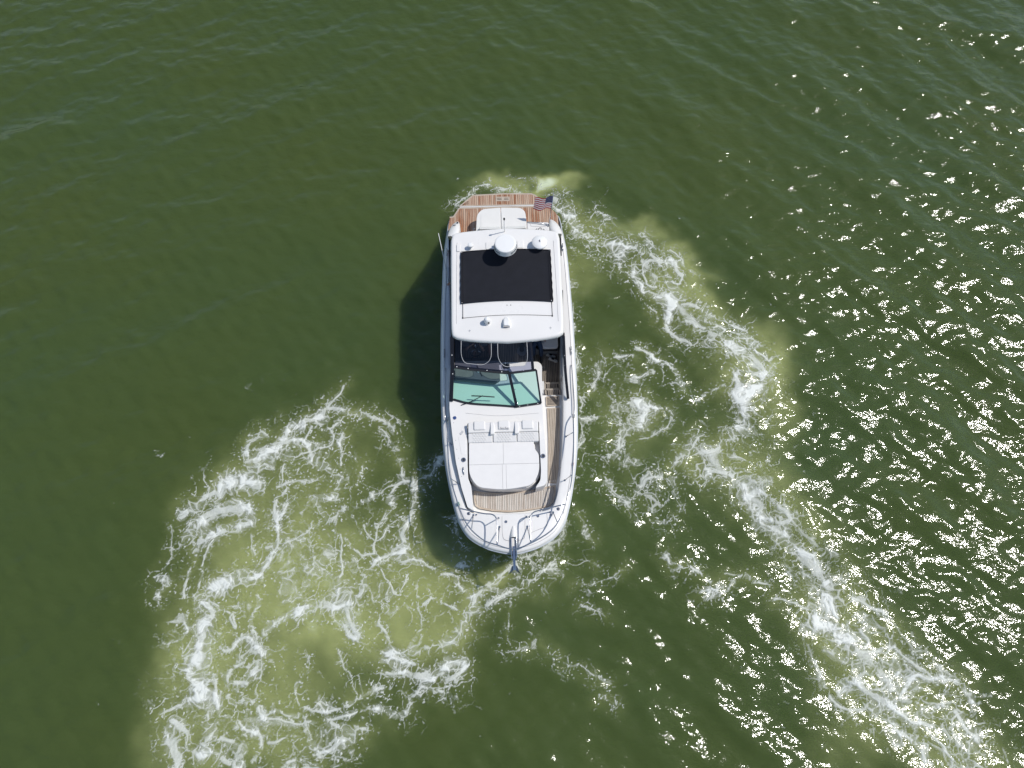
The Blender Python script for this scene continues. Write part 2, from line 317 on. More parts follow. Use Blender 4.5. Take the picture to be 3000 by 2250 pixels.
# streak (foam, some painting sun sparkle as foam): width, strength, centre line
STREAKS = [
(0.13,0.6,[(-5.1,0.55),(-5.17,0.22),(-5.42,-0.11)]),(0.31,0.95,[(-5.42,-0.11),(-5.68,-0.54),(-6.13,-0.62),(-6.59,-0.81)]),
(0.3,1.0,[(-6.59,-0.81),(-6.79,-1.44),(-7.25,-1.69),(-7.42,-2.1),(-7.64,-2.5)]),(0.2,0.9,[(-7.37,-1.02),(-7.61,-1.28),(-7.71,-1.64),(-7.48,-1.9)]),
(0.37,1.0,[(-7.29,-2.55),(-7.58,-2.55),(-8.09,-2.43),(-8.43,-2.75)]),(0.17,0.85,[(-8.1,-2.35),(-8.58,-2.75),(-9.05,-3.15),(-9.35,-3.34)]),
(0.41,0.95,[(-7.6,-3.1),(-8.17,-3.19),(-8.63,-3.34),(-8.92,-3.63),(-9.04,-4.06)]),(0.29,0.9,[(-7.49,-3.58),(-7.9,-3.68),(-8.49,-3.91),(-8.92,-4.2)]),
(0.17,0.9,[(-5.42,-0.16),(-5.15,-0.24),(-4.73,-0.41),(-4.11,-0.62),(-3.59,-0.81)]),(0.11,0.6,[(-3.83,-1.02),(-3.55,-1.44),(-3.21,-2.2)]),
(0.17,0.9,[(-6.76,-1.28),(-6.01,-1.28),(-5.82,-1.69),(-5.32,-2.15),(-5.09,-2.6),(-5.15,-3.0)]),(0.15,0.75,[(-5.68,-2.95),(-5.46,-3.29),(-5.08,-3.7),(-4.73,-3.29)]),
(0.08,0.7,[(-4.93,-0.49),(-5.3,-0.86),(-5.81,-0.81),(-6.01,-1.28)]),(0.09,0.65,[(-5.08,-1.07),(-4.98,-1.64),(-5.03,-2.1)]),
(0.07,0.6,[(-5.35,-0.81),(-5.26,-1.28),(-5.74,-1.49),(-6.5,-1.8),(-6.51,-2.5),(-6.68,-2.75)]),(0.06,0.6,[(-4.44,-2.1),(-4.44,-2.75)]),
(0.11,0.75,[(-6.71,-2.5),(-6.13,-2.43),(-5.45,-2.38)]),(0.13,0.8,[(-6.44,-2.7),(-6.71,-2.85),(-6.81,-3.24),(-6.63,-3.53),(-6.35,-3.1)]),
(0.16,0.9,[(-6.71,-3.29),(-6.52,-4.06),(-6.65,-4.52),(-6.79,-4.89)]),(0.28,1.0,[(-6.91,-5.07),(-7.32,-5.12),(-7.68,-5.21),(-8.02,-5.39),(-8.41,-5.57)]),
(0.11,0.7,[(-8.91,-4.24),(-8.85,-4.61),(-8.91,-5.07),(-8.87,-5.57)]),(0.08,0.65,[(-8.42,-4.06),(-8.56,-4.61),(-8.54,-5.07),(-8.45,-5.48)]),
(0.07,0.55,[(-7.44,-3.91),(-7.39,-4.24),(-7.21,-4.52)]),(0.07,0.55,[(-5.69,-3.77),(-5.71,-4.06),(-6.3,-4.29)]),(0.07,0.5,[(-5.55,-4.24),(-5.3,-4.84),(-5.0,-5.07)]),
(0.09,0.7,[(-4.71,-4.06),(-4.73,-4.94),(-4.75,-5.74)]),(0.09,0.7,[(-4.57,-4.1),(-4.31,-4.38),(-4.06,-4.52),(-3.83,-4.43)]),
(0.17,0.85,[(-2.81,-2.3),(-2.78,-2.8),(-2.94,-3.53),(-3.05,-4.01),(-2.94,-4.34),(-3.35,-4.52)]),(0.18,0.9,[(-3.35,-4.52),(-3.72,-4.66),(-4.02,-5.07),(-4.26,-5.52)]),
(0.11,0.7,[(-2.04,-1.75),(-2.52,-2.15),(-3.19,-2.4),(-3.47,-2.75),(-3.48,-3.24),(-3.7,-3.58),(-3.83,-4.43)]),
(0.07,0.5,[(-3.19,-2.4),(-3.95,-2.8),(-4.13,-3.0),(-4.68,-3.34),(-5.08,-3.68)]),(0.07,0.6,[(-4.13,-3.63),(-3.91,-4.01),(-3.67,-4.06),(-3.5,-3.77)]),
(0.07,0.6,[(-3.61,-4.94),(-3.4,-5.25),(-3.01,-5.57),(-2.9,-5.07)]),(0.27,0.95,[(-5.72,-6.05),(-5.29,-5.88),(-4.82,-5.92),(-4.42,-5.83)]),
(0.14,0.8,[(-6.49,-6.48),(-6.07,-6.18),(-5.72,-6.05)]),(0.2,0.9,[(-4.45,-5.96),(-4.15,-6.31),(-3.98,-6.65),(-4.42,-6.35)]),
(0.11,0.7,[(-3.41,-5.83),(-3.56,-6.27),(-3.26,-6.74)]),(0.1,0.75,[(-1.78,-5.12),(-1.45,-5.16),(-1.4,-5.43),(-1.11,-5.68)]),(0.11,0.75,[(-1.55,-4.84),(-1.18,-4.87)]),
(0.08,0.7,[(-2.26,-5.83),(-2.03,-5.79),(-1.61,-6.05)]),(0.12,0.85,[(-9.75,-5.07),(-9.41,-5.14),(-9.57,-5.39),(-9.59,-5.61)]),
(0.05,0.5,[(-9.67,-3.58),(-9.65,-4.06),(-9.55,-4.48),(-9.64,-4.66)]),(0.08,0.6,[(-2.32,-6.4),(-2.93,-6.91),(-3.28,-7.08)]),
(0.09,0.6,[(-3.06,-4.75),(-2.59,-4.71),(-2.21,-4.94)]),(0.3,1.0,[(-8.3,-5.72),(-8.13,-6.04),(-8.31,-6.33),(-8.32,-6.75)]),
(0.26,1.0,[(-8.32,-6.75),(-8.41,-7.26),(-8.38,-7.67),(-8.14,-8.0)]),(0.07,0.8,[(-8.77,-6.01),(-8.84,-6.29),(-8.75,-6.5)]),
(0.1,0.7,[(-7.82,-5.9),(-7.49,-6.11),(-7.37,-6.4),(-7.56,-6.15)]),(0.19,0.55,[(-8.41,-5.5),(-7.9,-5.83),(-7.23,-5.83),(-6.77,-5.9)]),
(0.26,1.0,[(-6.72,-6.78),(-6.6,-7.16),(-6.74,-7.47)]),(0.33,0.6,[(-6.97,-7.16),(-7.38,-7.33),(-7.47,-7.67),(-6.89,-7.7)]),
(0.1,0.8,[(-7.74,-6.88),(-7.36,-6.94),(-7.18,-6.71),(-6.93,-6.64),(-6.76,-6.78)]),(0.09,0.7,[(-6.84,-5.9),(-6.78,-5.54),(-6.85,-5.83),(-6.86,-6.33),(-6.7,-6.68)]),
(0.14,0.85,[(-8.14,-8.0),(-8.35,-8.29),(-8.91,-8.52)]),(0.11,0.8,[(-8.06,-7.83),(-7.86,-7.53),(-7.84,-8.1),(-7.5,-8.46)]),
(0.16,0.9,[(-7.37,-8.1),(-7.07,-8.2),(-6.74,-8.03),(-6.45,-8.26),(-6.36,-8.55)]),
(0.09,0.85,[(-6.32,-8.44),(-6.08,-8.36),(-5.61,-8.46),(-5.37,-8.33),(-4.73,-8.38),(-4.31,-8.23),(-3.79,-8.02),(-3.43,-7.98)]),
(0.14,0.9,[(-5.39,-8.49),(-5.32,-8.94),(-5.07,-9.16)]),(0.19,0.9,[(-4.73,-8.65),(-4.32,-8.88),(-3.83,-8.92)]),
(0.18,0.85,[(-4.1,-9.0),(-4.48,-9.11),(-4.95,-9.29),(-4.97,-9.41)]),(0.18,0.6,[(-6.24,-8.55),(-5.69,-8.68),(-4.99,-8.59),(-3.93,-8.49)]),
(0.14,0.85,[(-7.03,-8.75),(-6.75,-8.94),(-6.42,-9.03),(-6.32,-9.29),(-6.46,-9.53),(-6.54,-9.72)]),(0.25,0.95,[(-8.63,-9.1),(-8.29,-9.44),(-8.24,-9.72)]),
(0.24,0.9,[(-7.92,-9.38),(-7.49,-9.41),(-7.18,-9.63),(-6.95,-9.75)]),(0.21,0.75,[(-8.62,-8.78),(-8.17,-9.1),(-7.99,-9.35)]),
(0.21,0.6,[(-7.85,-8.49),(-7.64,-8.91),(-7.31,-9.19),(-6.8,-9.38)]),(0.21,0.6,[(-6.12,-9.22),(-5.64,-9.13),(-5.25,-9.44),(-5.72,-9.57)]),
(0.24,0.7,[(-5.71,-9.72),(-5.01,-9.72)]),(0.29,0.8,[(-3.31,-7.06),(-2.94,-7.16),(-2.56,-7.4),(-2.11,-7.7)]),
(0.12,0.85,[(-3.35,-7.57),(-2.84,-7.57),(-2.33,-7.7),(-1.79,-7.6)]),(0.12,0.8,[(-3.76,-8.42),(-3.03,-8.62),(-2.35,-8.0),(-1.81,-8.1)]),
(0.06,0.5,[(-4.2,-5.17),(-3.71,-5.68),(-3.32,-5.75),(-3.38,-6.04),(-3.59,-6.26),(-3.26,-6.78)]),(0.06,0.5,[(-4.61,-6.95),(-4.3,-7.5),(-4.0,-8.03)]),
(0.06,0.5,[(-5.42,-7.26),(-5.58,-7.73),(-5.55,-8.33)]),(0.08,0.5,[(-2.42,-5.86),(-2.31,-6.47),(-2.55,-6.88)]),
(0.38,0.62,[(1.42,7.42),(1.87,6.85),(2.32,6.13),(2.76,5.75),(3.21,5.48)]),(0.14,0.95,[(1.82,6.74),(2.2,6.66)]),(0.12,0.9,[(1.41,7.22),(1.69,6.91),(1.97,6.85)]),
(0.28,0.5,[(3.0,6.85),(3.26,6.52),(2.97,6.19)]),(0.2,0.92,[(2.85,5.64),(3.3,5.51),(3.76,5.43),(4.2,5.22),(4.78,5.0),(5.26,4.79),(5.51,4.48)]),
(0.07,0.85,[(4.69,5.0),(4.26,4.79),(4.2,4.48),(4.45,4.17),(4.9,4.22),(5.02,4.58),(4.77,4.95)]),(0.07,0.85,[(5.3,4.74),(5.51,4.48),(5.39,4.17),(5.12,4.22),(5.04,4.53)]),
(0.08,0.6,[(3.21,5.43),(3.33,5.11),(3.53,4.64),(3.79,4.53)]),(0.2,0.9,[(3.9,4.74),(3.92,4.33),(4.29,3.91),(4.72,3.71)]),(0.4,1.0,[(4.82,3.81),(5.12,3.66),(4.95,3.26)]),
(0.19,0.92,[(4.87,3.26),(4.84,2.91),(4.98,2.47),(5.25,2.13),(5.67,1.96),(6.24,2.04)]),(0.05,0.8,[(4.4,3.26),(4.58,3.01),(4.6,2.71)]),
(0.31,0.6,[(5.32,3.36),(5.96,3.16),(6.59,2.86),(7.33,2.47)]),(0.26,0.8,[(5.48,2.71),(6.11,2.42),(6.55,2.52),(7.05,2.28),(7.58,1.99)]),
(0.43,0.95,[(6.4,1.94),(6.81,1.75),(7.19,1.28),(7.59,1.05)]),(0.34,0.85,[(7.58,1.0),(7.27,0.59),(6.9,0.32)]),(0.09,0.85,[(7.51,1.8),(7.77,1.49),(7.95,1.51)]),
(0.28,0.5,[(4.38,5.86),(4.59,5.54),(5.16,5.22),(5.88,4.58)]),(0.07,0.5,[(2.02,5.43),(2.56,5.22),(2.82,4.95)]),
(0.1,0.65,[(3.88,1.73),(4.3,1.56),(4.45,1.33),(4.73,1.09),(5.01,0.82),(5.1,0.36)]),(0.19,0.5,[(0.0,7.94),(0.29,7.82),(0.47,7.71)]),
(0.14,0.8,[(-0.38,7.76),(0.0,7.85),(0.29,7.76)]),(0.06,0.45,[(0.0,8.23),(0.58,8.29),(0.95,7.88),(1.43,7.76)]),
(0.35,0.95,[(6.69,1.95),(7.09,1.71),(7.46,1.24),(7.39,0.68),(7.12,0.19)]),(0.26,0.9,[(6.7,0.96),(6.79,0.28),(6.99,-0.17),(6.99,-0.52)]),
(0.29,0.8,[(6.99,-0.52),(6.78,-0.92),(6.49,-1.26),(6.02,-1.47)]),(0.41,0.8,[(6.02,-1.47),(5.37,-1.85),(5.63,-2.1),(6.06,-2.23),(6.39,-2.43),(6.66,-2.55)]),
(0.18,0.7,[(5.48,-1.13),(5.19,-1.56),(4.88,-1.89)]),(0.06,0.6,[(6.43,-1.77),(6.78,-1.89),(7.04,-2.1),(7.4,-1.81)]),(0.17,0.55,[(2.86,1.47),(2.57,0.82),(2.21,0.23)]),
(0.11,0.7,[(3.12,1.52),(3.46,1.47),(3.71,1.43)]),(0.09,0.6,[(3.6,0.96),(3.77,0.94),(4.28,0.91)]),
(0.11,0.85,[(3.86,1.73),(4.2,1.61),(4.44,1.33),(4.76,1.1),(4.99,0.78),(5.08,0.37)]),(0.34,1.0,[(3.71,0.1),(3.9,-0.26),(3.67,-0.61)]),
(0.17,0.9,[(3.95,-0.13),(4.16,-0.13)]),(0.29,0.55,[(2.92,-0.61),(3.2,-0.79),(3.04,-1.47),(2.74,-1.68)]),(0.12,0.55,[(2.01,-0.52),(2.35,-0.44),(2.77,-0.39)]),
(0.25,0.42,[(2.73,0.5),(3.0,0.19),(3.36,-0.17)]),(0.17,0.5,[(4.7,-0.08),(4.75,-0.52),(4.43,-0.87),(4.13,-1.09)]),(0.12,0.5,[(3.55,-1.22),(4.13,-1.09)]),
(0.11,0.6,[(5.52,0.1),(5.88,0.41),(6.33,0.68)]),(0.28,0.55,[(3.71,-2.47),(4.32,-2.31),(4.71,-2.47)]),(0.24,0.5,[(3.69,-2.72),(4.07,-2.92),(3.98,-3.12)]),
(0.16,0.5,[(2.71,-2.31),(2.97,-2.72),(3.31,-3.12)]),(0.2,0.85,[(6.69,-2.92),(7.19,-2.76),(7.5,-3.12),(7.89,-3.4),(7.59,-3.63),(7.11,-3.36),(6.87,-3.08)]),
(0.4,0.85,[(6.82,-3.2),(7.23,-3.67),(7.75,-4.14),(8.1,-4.59),(8.43,-4.93)]),(0.36,0.5,[(7.7,-3.12),(8.19,-3.79),(8.67,-4.44)]),
(0.12,0.45,[(4.1,-3.59),(4.5,-3.51),(4.76,-3.2)]),(0.09,0.6,[(1.91,-3.44),(2.06,-3.75),(2.06,-4.06)]),
(0.39,0.9,[(7.45,-4.03),(7.88,-4.26),(8.29,-4.61),(8.53,-5.02),(8.66,-5.35)]),(0.49,1.0,[(8.67,-5.53),(8.54,-5.89),(8.28,-6.11),(8.58,-6.32),(8.87,-6.57)]),
(0.19,0.8,[(8.81,-5.6),(9.26,-5.64),(9.61,-5.79),(10.02,-5.97)]),(0.11,0.75,[(8.99,-6.11),(9.26,-6.25),(9.38,-6.6),(9.26,-6.85)]),
(0.22,0.5,[(9.43,-6.11),(9.86,-6.39),(10.02,-6.74)]),(0.18,0.9,[(8.98,-6.74),(9.24,-6.95),(9.57,-6.98),(10.03,-6.85)]),
(0.22,0.6,[(10.03,-6.85),(10.27,-7.15),(10.62,-7.36),(10.8,-7.56)]),(0.36,1.0,[(8.49,-7.9),(8.84,-7.76),(9.16,-7.96),(9.49,-8.16),(9.88,-8.36)]),
(0.18,0.95,[(9.9,-8.26),(10.25,-7.93),(10.41,-7.66),(10.79,-7.6),(11.15,-7.6)]),(0.15,0.8,[(11.15,-7.6),(11.54,-7.83),(11.78,-8.16)]),
(0.21,0.8,[(10.02,-8.52),(10.34,-8.84),(10.71,-8.93)]),(0.08,0.8,[(10.63,-9.0),(10.85,-9.25),(11.05,-9.62)]),
(0.21,0.85,[(10.71,-8.45),(11.1,-8.45),(11.43,-8.58),(11.68,-8.87),(11.92,-9.06)]),(0.32,0.7,[(9.17,-8.52),(9.54,-8.77),(9.76,-9.09)]),
(0.14,0.85,[(9.76,-9.09),(10.19,-9.25),(10.5,-9.41),(10.47,-9.72)]),(0.18,0.65,[(7.86,-7.29),(8.06,-7.9),(8.47,-8.42),(8.98,-8.58)]),
(0.09,0.8,[(9.61,-7.7),(9.87,-7.66),(10.09,-7.49)]),(0.07,0.75,[(9.32,-7.9),(9.62,-7.83),(9.84,-7.66)]),(0.06,0.6,[(10.96,-9.25),(11.26,-9.0),(11.42,-8.61)]),
(0.21,0.75,[(10.96,-9.68),(11.3,-9.72)]),(0.13,0.62,[(5.56,-5.28),(5.82,-5.35),(6.3,-5.13),(7.0,-5.35)]),
(0.15,0.65,[(7.13,-5.71),(7.57,-5.86),(7.95,-6.04),(8.08,-6.39)]),(0.22,0.45,[(9.99,-6.11),(10.34,-6.6),(10.89,-7.15),(11.5,-7.66)]),
(0.3,0.45,[(7.86,-6.6),(7.79,-7.29),(8.1,-7.63)]),(0.21,0.75,[(0.11,-4.73),(-0.27,-5.02),(-0.69,-5.39),(-0.98,-5.71)]),
(0.23,0.75,[(-0.98,-5.71),(-1.14,-6.03),(-1.5,-6.46),(-1.78,-6.73)]),(0.15,0.8,[(1.09,-4.69),(0.75,-5.02),(0.15,-5.39),(-0.27,-5.61),(-0.64,-5.87)]),
(0.2,0.55,[(1.18,-4.77),(1.08,-5.14),(0.87,-5.51)]),(0.15,0.5,[(0.24,-4.56),(0.76,-4.35),(1.28,-4.14)]),(0.09,0.8,[(-1.55,-4.83),(-1.16,-4.87)]),
(0.11,0.8,[(-1.92,-5.14),(-1.58,-5.1),(-1.45,-5.39),(-1.1,-5.71)]),(0.08,0.7,[(-2.23,-5.83),(-2.02,-5.79),(-1.55,-6.11)]),
(0.25,0.7,[(-2.72,-6.85),(-2.22,-7.0),(-1.7,-6.73)]),(0.24,0.8,[(-2.59,-7.64),(-2.03,-7.57),(-1.47,-7.31),(-1.27,-7.53),(-1.66,-7.79)]),
(0.16,0.7,[(-2.65,-8.09),(-2.13,-8.05),(-1.54,-7.9)]),(0.11,0.62,[(4.18,-4.48),(4.55,-4.75),(5.05,-4.85),(5.4,-5.1)]),(0.17,0.7,[(5.48,-5.14),(5.76,-5.3),(5.29,-5.43)]),
(0.13,0.5,[(5.75,-5.02),(6.5,-5.18)]),(0.03,0.5,[(1.35,-4.71),(1.95,-4.62),(2.41,-4.85)]),(0.04,0.45,[(3.0,-4.89),(2.27,-5.22),(1.54,-5.47)]),
(0.05,0.5,[(0.88,-6.89),(1.28,-7.23),(1.68,-7.49),(2.52,-7.72)]),(0.03,0.45,[(0.03,-5.67),(0.01,-6.93)]),(0.11,0.45,[(-0.1,-7.12),(0.39,-6.96),(0.72,-6.85)]),
(0.1,0.5,[(2.22,-8.16),(2.5,-8.12),(2.65,-8.2)]),(0.06,0.5,[(1.9,-5.91),(2.47,-6.19)]),(0.07,0.5,[(-1.76,-3.57),(-1.66,-4.01),(-1.56,-4.26)]),
(0.11,0.5,[(1.99,-3.57),(2.06,-4.05)]),(0.08,0.6,[(-1.98,7.14),(-1.56,7.53),(-1.14,7.88),(-0.71,7.94)]),
(0.09,0.55,[(2.07,1.76),(2.11,1.1),(2.05,0.19),(1.99,-0.87),(1.91,-1.77),(1.74,-2.59)]),(0.09,0.5,[(1.68,5.86),(1.83,4.69),(1.92,3.66),(1.98,2.42)]),  # along the hull: dotted foam, with sun glitter painted in as foam
(0.09,0.5,[(1.55,-3.57),(1.41,-3.92),(1.19,-4.26)]),(0.78,0.52,[(2.98,5.54),(4.52,4.58),(5.1,3.41),(6.09,2.28),(7.08,1.47),(7.26,0.5)]),
(0.81,0.52,[(7.39,1.33),(7.12,0.19),(6.78,-0.87),(5.86,-1.81),(6.76,-2.72),(7.57,-3.98),(8.39,-4.93)]),
(1.08,0.52,[(7.65,-4.26),(8.55,-5.35),(8.66,-6.25),(9.25,-7.12),(9.99,-7.96),(10.92,-8.61),(11.45,-9.41)]),(1.11,0.3,[(2.84,1.1),(3.38,0.1),(3.06,-1.13),(4.02,-2.59)]),
(1.6,0.34,[(-7.6,-2.8),(-6.21,-4.24),(-4.94,-5.16),(-3.53,-5.39)]),(1.0,0.33,[(-6.56,-1.28),(-5.73,-2.05),(-5.38,-3.05)]),
(1.03,0.42,[(-8.3,-6.82),(-7.88,-8.33),(-6.4,-8.65),(-4.79,-8.81)]),(0.73,0.36,[(-2.93,-7.33),(-1.82,-7.67)]),(0.68,0.36,[(-0.1,-4.85),(-0.89,-5.67),(-1.7,-6.62)]),
(0.85,0.25,[(0.67,-4.81),(1.0,-5.35)]),]
# silt cloud: centre, radii, turn, strength
CLOUDS = [
(-7.29,-3.29,2.02,1.51,30,0.35),(-5.66,-4.94,2.34,1.67,0,0.75),(-3.96,-5.83,2.76,1.39,15,0.75),(-7.79,-6.27,1.18,1.98,-15,0.7),(-2.58,-5.83,1.61,1.02,35,0.75),
(-5.51,-1.8,1.73,1.34,0,0.3),(-8.24,-7.83,0.94,1.88,-5,0.5),(-6.49,-8.0,1.51,1.22,0,0.65),(-6.67,-9.29,1.96,0.72,0,0.5),(-4.5,-6.11,1.31,1.14,0,0.6),
(-9.05,-6.95,0.4,0.62,-25,0.4),(-6.27,-5.39,1.52,0.97,0,0.4),(-0.89,-5.67,1.09,0.29,48,0.95),(-2.23,-6.62,1.07,0.66,0,0.7),(-2.37,-5.35,0.93,0.68,0,0.45),
(0.29,7.94,1.24,0.27,0,0.9),(1.1,8.11,0.43,0.27,0,1.6),(1.72,7.94,0.52,0.38,0,0.8),(-0.57,8.17,0.81,0.32,0,0.6),(2.04,4.69,1.04,0.98,0,0.4),
(2.88,6.19,1.21,0.46,-38,0.55),(4.39,5.97,0.65,0.46,0,0.65),(5.34,5.22,0.55,0.5,0,0.7),(5.96,4.48,0.59,0.59,0,0.85),(4.94,4.17,1.17,0.63,-30,0.75),
(5.96,3.16,1.46,0.67,-28,0.6),(7.97,1.7,0.95,0.93,0,0.5),(7.24,1.0,1.19,0.91,0,0.65),(7.78,0.41,0.76,1.49,0,0.5),(6.05,-1.89,1.34,0.76,-30,0.5),
(7.52,-3.0,1.67,0.99,-45,0.5),(3.52,-0.35,0.83,0.95,0,0.3),(8.54,-5.89,1.24,1.02,-40,0.6),(9.66,-7.8,1.88,1.26,-40,0.6),(10.96,-9.25,1.47,0.75,-25,0.6),
(8.69,-9.19,0.91,0.59,0,0.4),]
def _stir(x,y):
    wx=fbm(x/1.3,y/1.3,3,11)-.5;wy=fbm(x/1.3+40,y/1.3,3,12)-.5
    sx=fbm(x/.35,y/.35,2,13)-.5;sy=fbm(x/.35+40,y/.35,2,14)-.5
    return wx,wy,sx,sy
def _strokes(qx,qy):
    D=np.zeros_like(qx);E=np.zeros_like(qx);K=np.zeros_like(qx)
    for w,a,p in STREAKS:
        c=catmull(p,6);r=2.6*w+.45
        m=np.where((qx>c[:,0].min()-r)&(qx<c[:,0].max()+r)&(qy>c[:,1].min()-r)&(qy<c[:,1].max()+r))[0]
        if not len(m):continue
        X=qx[m];Y=qy[m];best=np.full(len(m),1e9,np.float32)
        for (x0,y0),(x1,y1) in zip(c[:-1],c[1:]):
            dx,dy=x1-x0,y1-y0;q=dx*dx+dy*dy+1e-9
            t=np.clip(((X-x0)*dx+(Y-y0)*dy)/q,0,1)
            best=np.minimum(best,(X-x0-t*dx)**2+(Y-y0-t*dy)**2)
        d=np.sqrt(best)
        D[m]=np.maximum(D[m],a*np.exp(-(d/(w*.80+.015))**2))
        K[m]=np.maximum(K[m],a*np.exp(-(d/(w*.22+.018))**2))
        E[m]=np.maximum(E[m],(.35+.65*a)*np.exp(-(d/(w*1.2+.35))**2))
    return D,E,K
def _turb(x,y,wx,wy,sx,sy):
    T=np.zeros_like(x);ux=x+1.1*wx+.25*sx;uy=y+1.1*wy+.25*sy
    for cx,cy,rx,ry,ro,a in CLOUDS:
        k=np.radians(ro);c,s_=np.cos(k),np.sin(k);dx=ux-cx;dy=uy-cy
        u=(c*dx+s_*dy)/rx;v=(-s_*dx+c*dy)/ry;g=np.exp(-(u*u+v*v)**1.3)
        T=1-(1-T)*(1-np.clip(a*.95*g,0,.97)) if a<=1 else np.maximum(T,a*g)
    return T*(.72+.56*fbm(x/1.6,y/1.6,3,31))
def _milk(T,D,E,x,y):
    b=fbm(x/.45+.5*fbm(x/.2,y/.2,2,35),y/.45,3,36)
    g=np.clip(.26*E*E+.16*D,0,1)*(.2+1.6*b)
    return np.where(T>1,T,1-(1-np.clip(T,0,1)*(.75+.5*b))*(1-np.clip(g,0,.9)))
def turbidity(x,y):
    x=x.astype(np.float32);y=y.astype(np.float32);wx,wy,sx,sy=_stir(x,y)
    D,E,K=_strokes(x+.45*wx+.16*sx,y+.45*wy+.16*sy)
    return np.clip(_milk(_turb(x,y,wx,wy,sx,sy),D,E,x,y),0,2),E
def foam_field(x,y):
    """foam opacity, turbidity, stir at world metres"""
    sh=x.shape;x=x.ravel().astype(np.float32);y=y.ravel().astype(np.float32)
    wx,wy,sx,sy=_stir(x,y);qx=x+.45*wx+.16*sx;qy=y+.45*wy+.16*sy
    D,E,K=_strokes(qx,qy);T=_milk(_turb(x,y,wx,wy,sx,sy),D,E,x,y)
    F=np.zeros_like(x);i=np.where(E>.03)[0];kk=K[i]
    X=qx[i];Y=qy[i];d=D[i];e=E[i]
    # stir the noise domain twice: long smeared swirls instead of blobs
    ax=fbm(X/.55,Y/.55,3,61)-.5;ay=fbm(X/.55+31,Y/.55,3,62)-.5
    X2=X+.40*ax;Y2=Y+.40*ay
    bx=fbm(X2/.2,Y2/.2,2,63)-.5;by=fbm(X2/.2+31,Y2/.2,2,64)-.5
    X3=X2+.12*bx;Y3=Y2+.12*by
    n=fbm(X3/.32,Y3/.32,4,21,.56)
    nf=fbm(X3/.05,Y3/.05,3,22,.6)
    m1=fbm(X/.8,Y/.8,3,41)
    f1,f2=worley(X3/.55,Y3/.55,3);l1=f2-f1
    g1,g2=worley(X3/.22+5,Y3/.22,4);l2=g2-g1
    r1=np.abs(fbm(X3/.42,Y3/.42,3,71,.5)-.5)
    r2=np.abs(fbm(X3/.12,Y3/.12,2,72,.5)-.5)
    k=d*1.0+(n-.5)*1.45+(nf-.5)*.34
    patch=.46*ss(.38,.62,k)+.50*ss(.74,1.2,k)
    holes=ss(.06,.28,l2+.2*(nf-.5))
    thick=ss(.80,1.20,d+.9*(n-.5))
    patch=patch*(1-.60*holes*(1-thick))*(.62+.38*ss(.02,.12,r2))
    brk=ss(.38,.62,fbm(X/.4,Y/.4,3,81))
    lw=.012+.040*np.clip(e*m1*1.5-.25,0,1)
    lace=(1-ss(lw*.4,lw*1.8,l1+.03*(nf-.5)))*ss(.15,.6,e*(.35+m1))*(.30+.7*brk)
    rw=.004+.016*np.clip(e*(m1+.2)-.25,0,1)
    fila=(1-ss(rw*.4,rw*2,r1))*ss(.25,.7,e*(.4+m1))*(.20+.8*brk)
    lw2=.03+.12*np.clip(d*1.2-.15,0,1)
    lace2=(1-ss(lw2*.4,lw2*1.6,l2+.10*(nf-.5)))*ss(.22,.62,d+.5*(m1-.5))
    fl=ss(.73,.80,fbm(x[i]/.055,y[i]/.055,2,51))*ss(.30,.85,e+.6*(m1-.5))  # fine flecks: froth speckle plus sun glitter painted as foam
    f=np.maximum(np.maximum(patch,.50*lace),np.maximum(.55*lace2,.60*fl))
    f=np.maximum(f,.42*fila)
    f=np.maximum(f,.62*ss(.25,.6,kk)*ss(.40,.56,.6*n+.4*brk+.06*kk))
    F[i]=np.clip(f,0,1)*(.72+.5*n)*(.86+.36*nf)
    return np.clip(F,0,1).reshape(sh),T.reshape(sh),E.reshape(sh)

# ------------------------------------------------------------------ water
def wave_height(x, y):
    """wind sea: two crossing trains whose mix changes over the bay, plus short chop"""
    rng = np.random.RandomState(7)
    x = x.astype(np.float32); y = y.astype(np.float32)
    h = np.zeros_like(x)
    wl = 1/(1+np.exp(x/4.)); wr = 1-wl          # left / right share
    for n, lo, hi, amp, dirs, wt in ((22, .8, 4.5, .0105, (.92, .28), 'r'), (22, .8, 4.5, .0105, (-1.20, .28), 'l'), (26, .30, .9, .0088, (1.3, .6), 'a')):
        f = np.zeros_like(x)
        for k in range(n):
            lam = lo*(hi/lo)**(k/(n-1.)); a = amp*lam**.9*(.6+.8*rng.rand()); d = dirs[0]+dirs[1]*rng.randn(); ph = 6.283*rng.rand()
            kk = 6.2832/lam
            s = np.sin(kk*(np.cos(d)*x+np.sin(d)*y)+ph)
            f += a*(s-.22*np.cos(2*(kk*(np.cos(d)*x+np.sin(d)*y)+ph)))     # sharper crests
        h += f*(wr if wt == 'r' else wl if wt == 'l' else 1)
    # the boat's wake flattens and lumps the surface behind it
    return h*WAVE
WAVE = .55
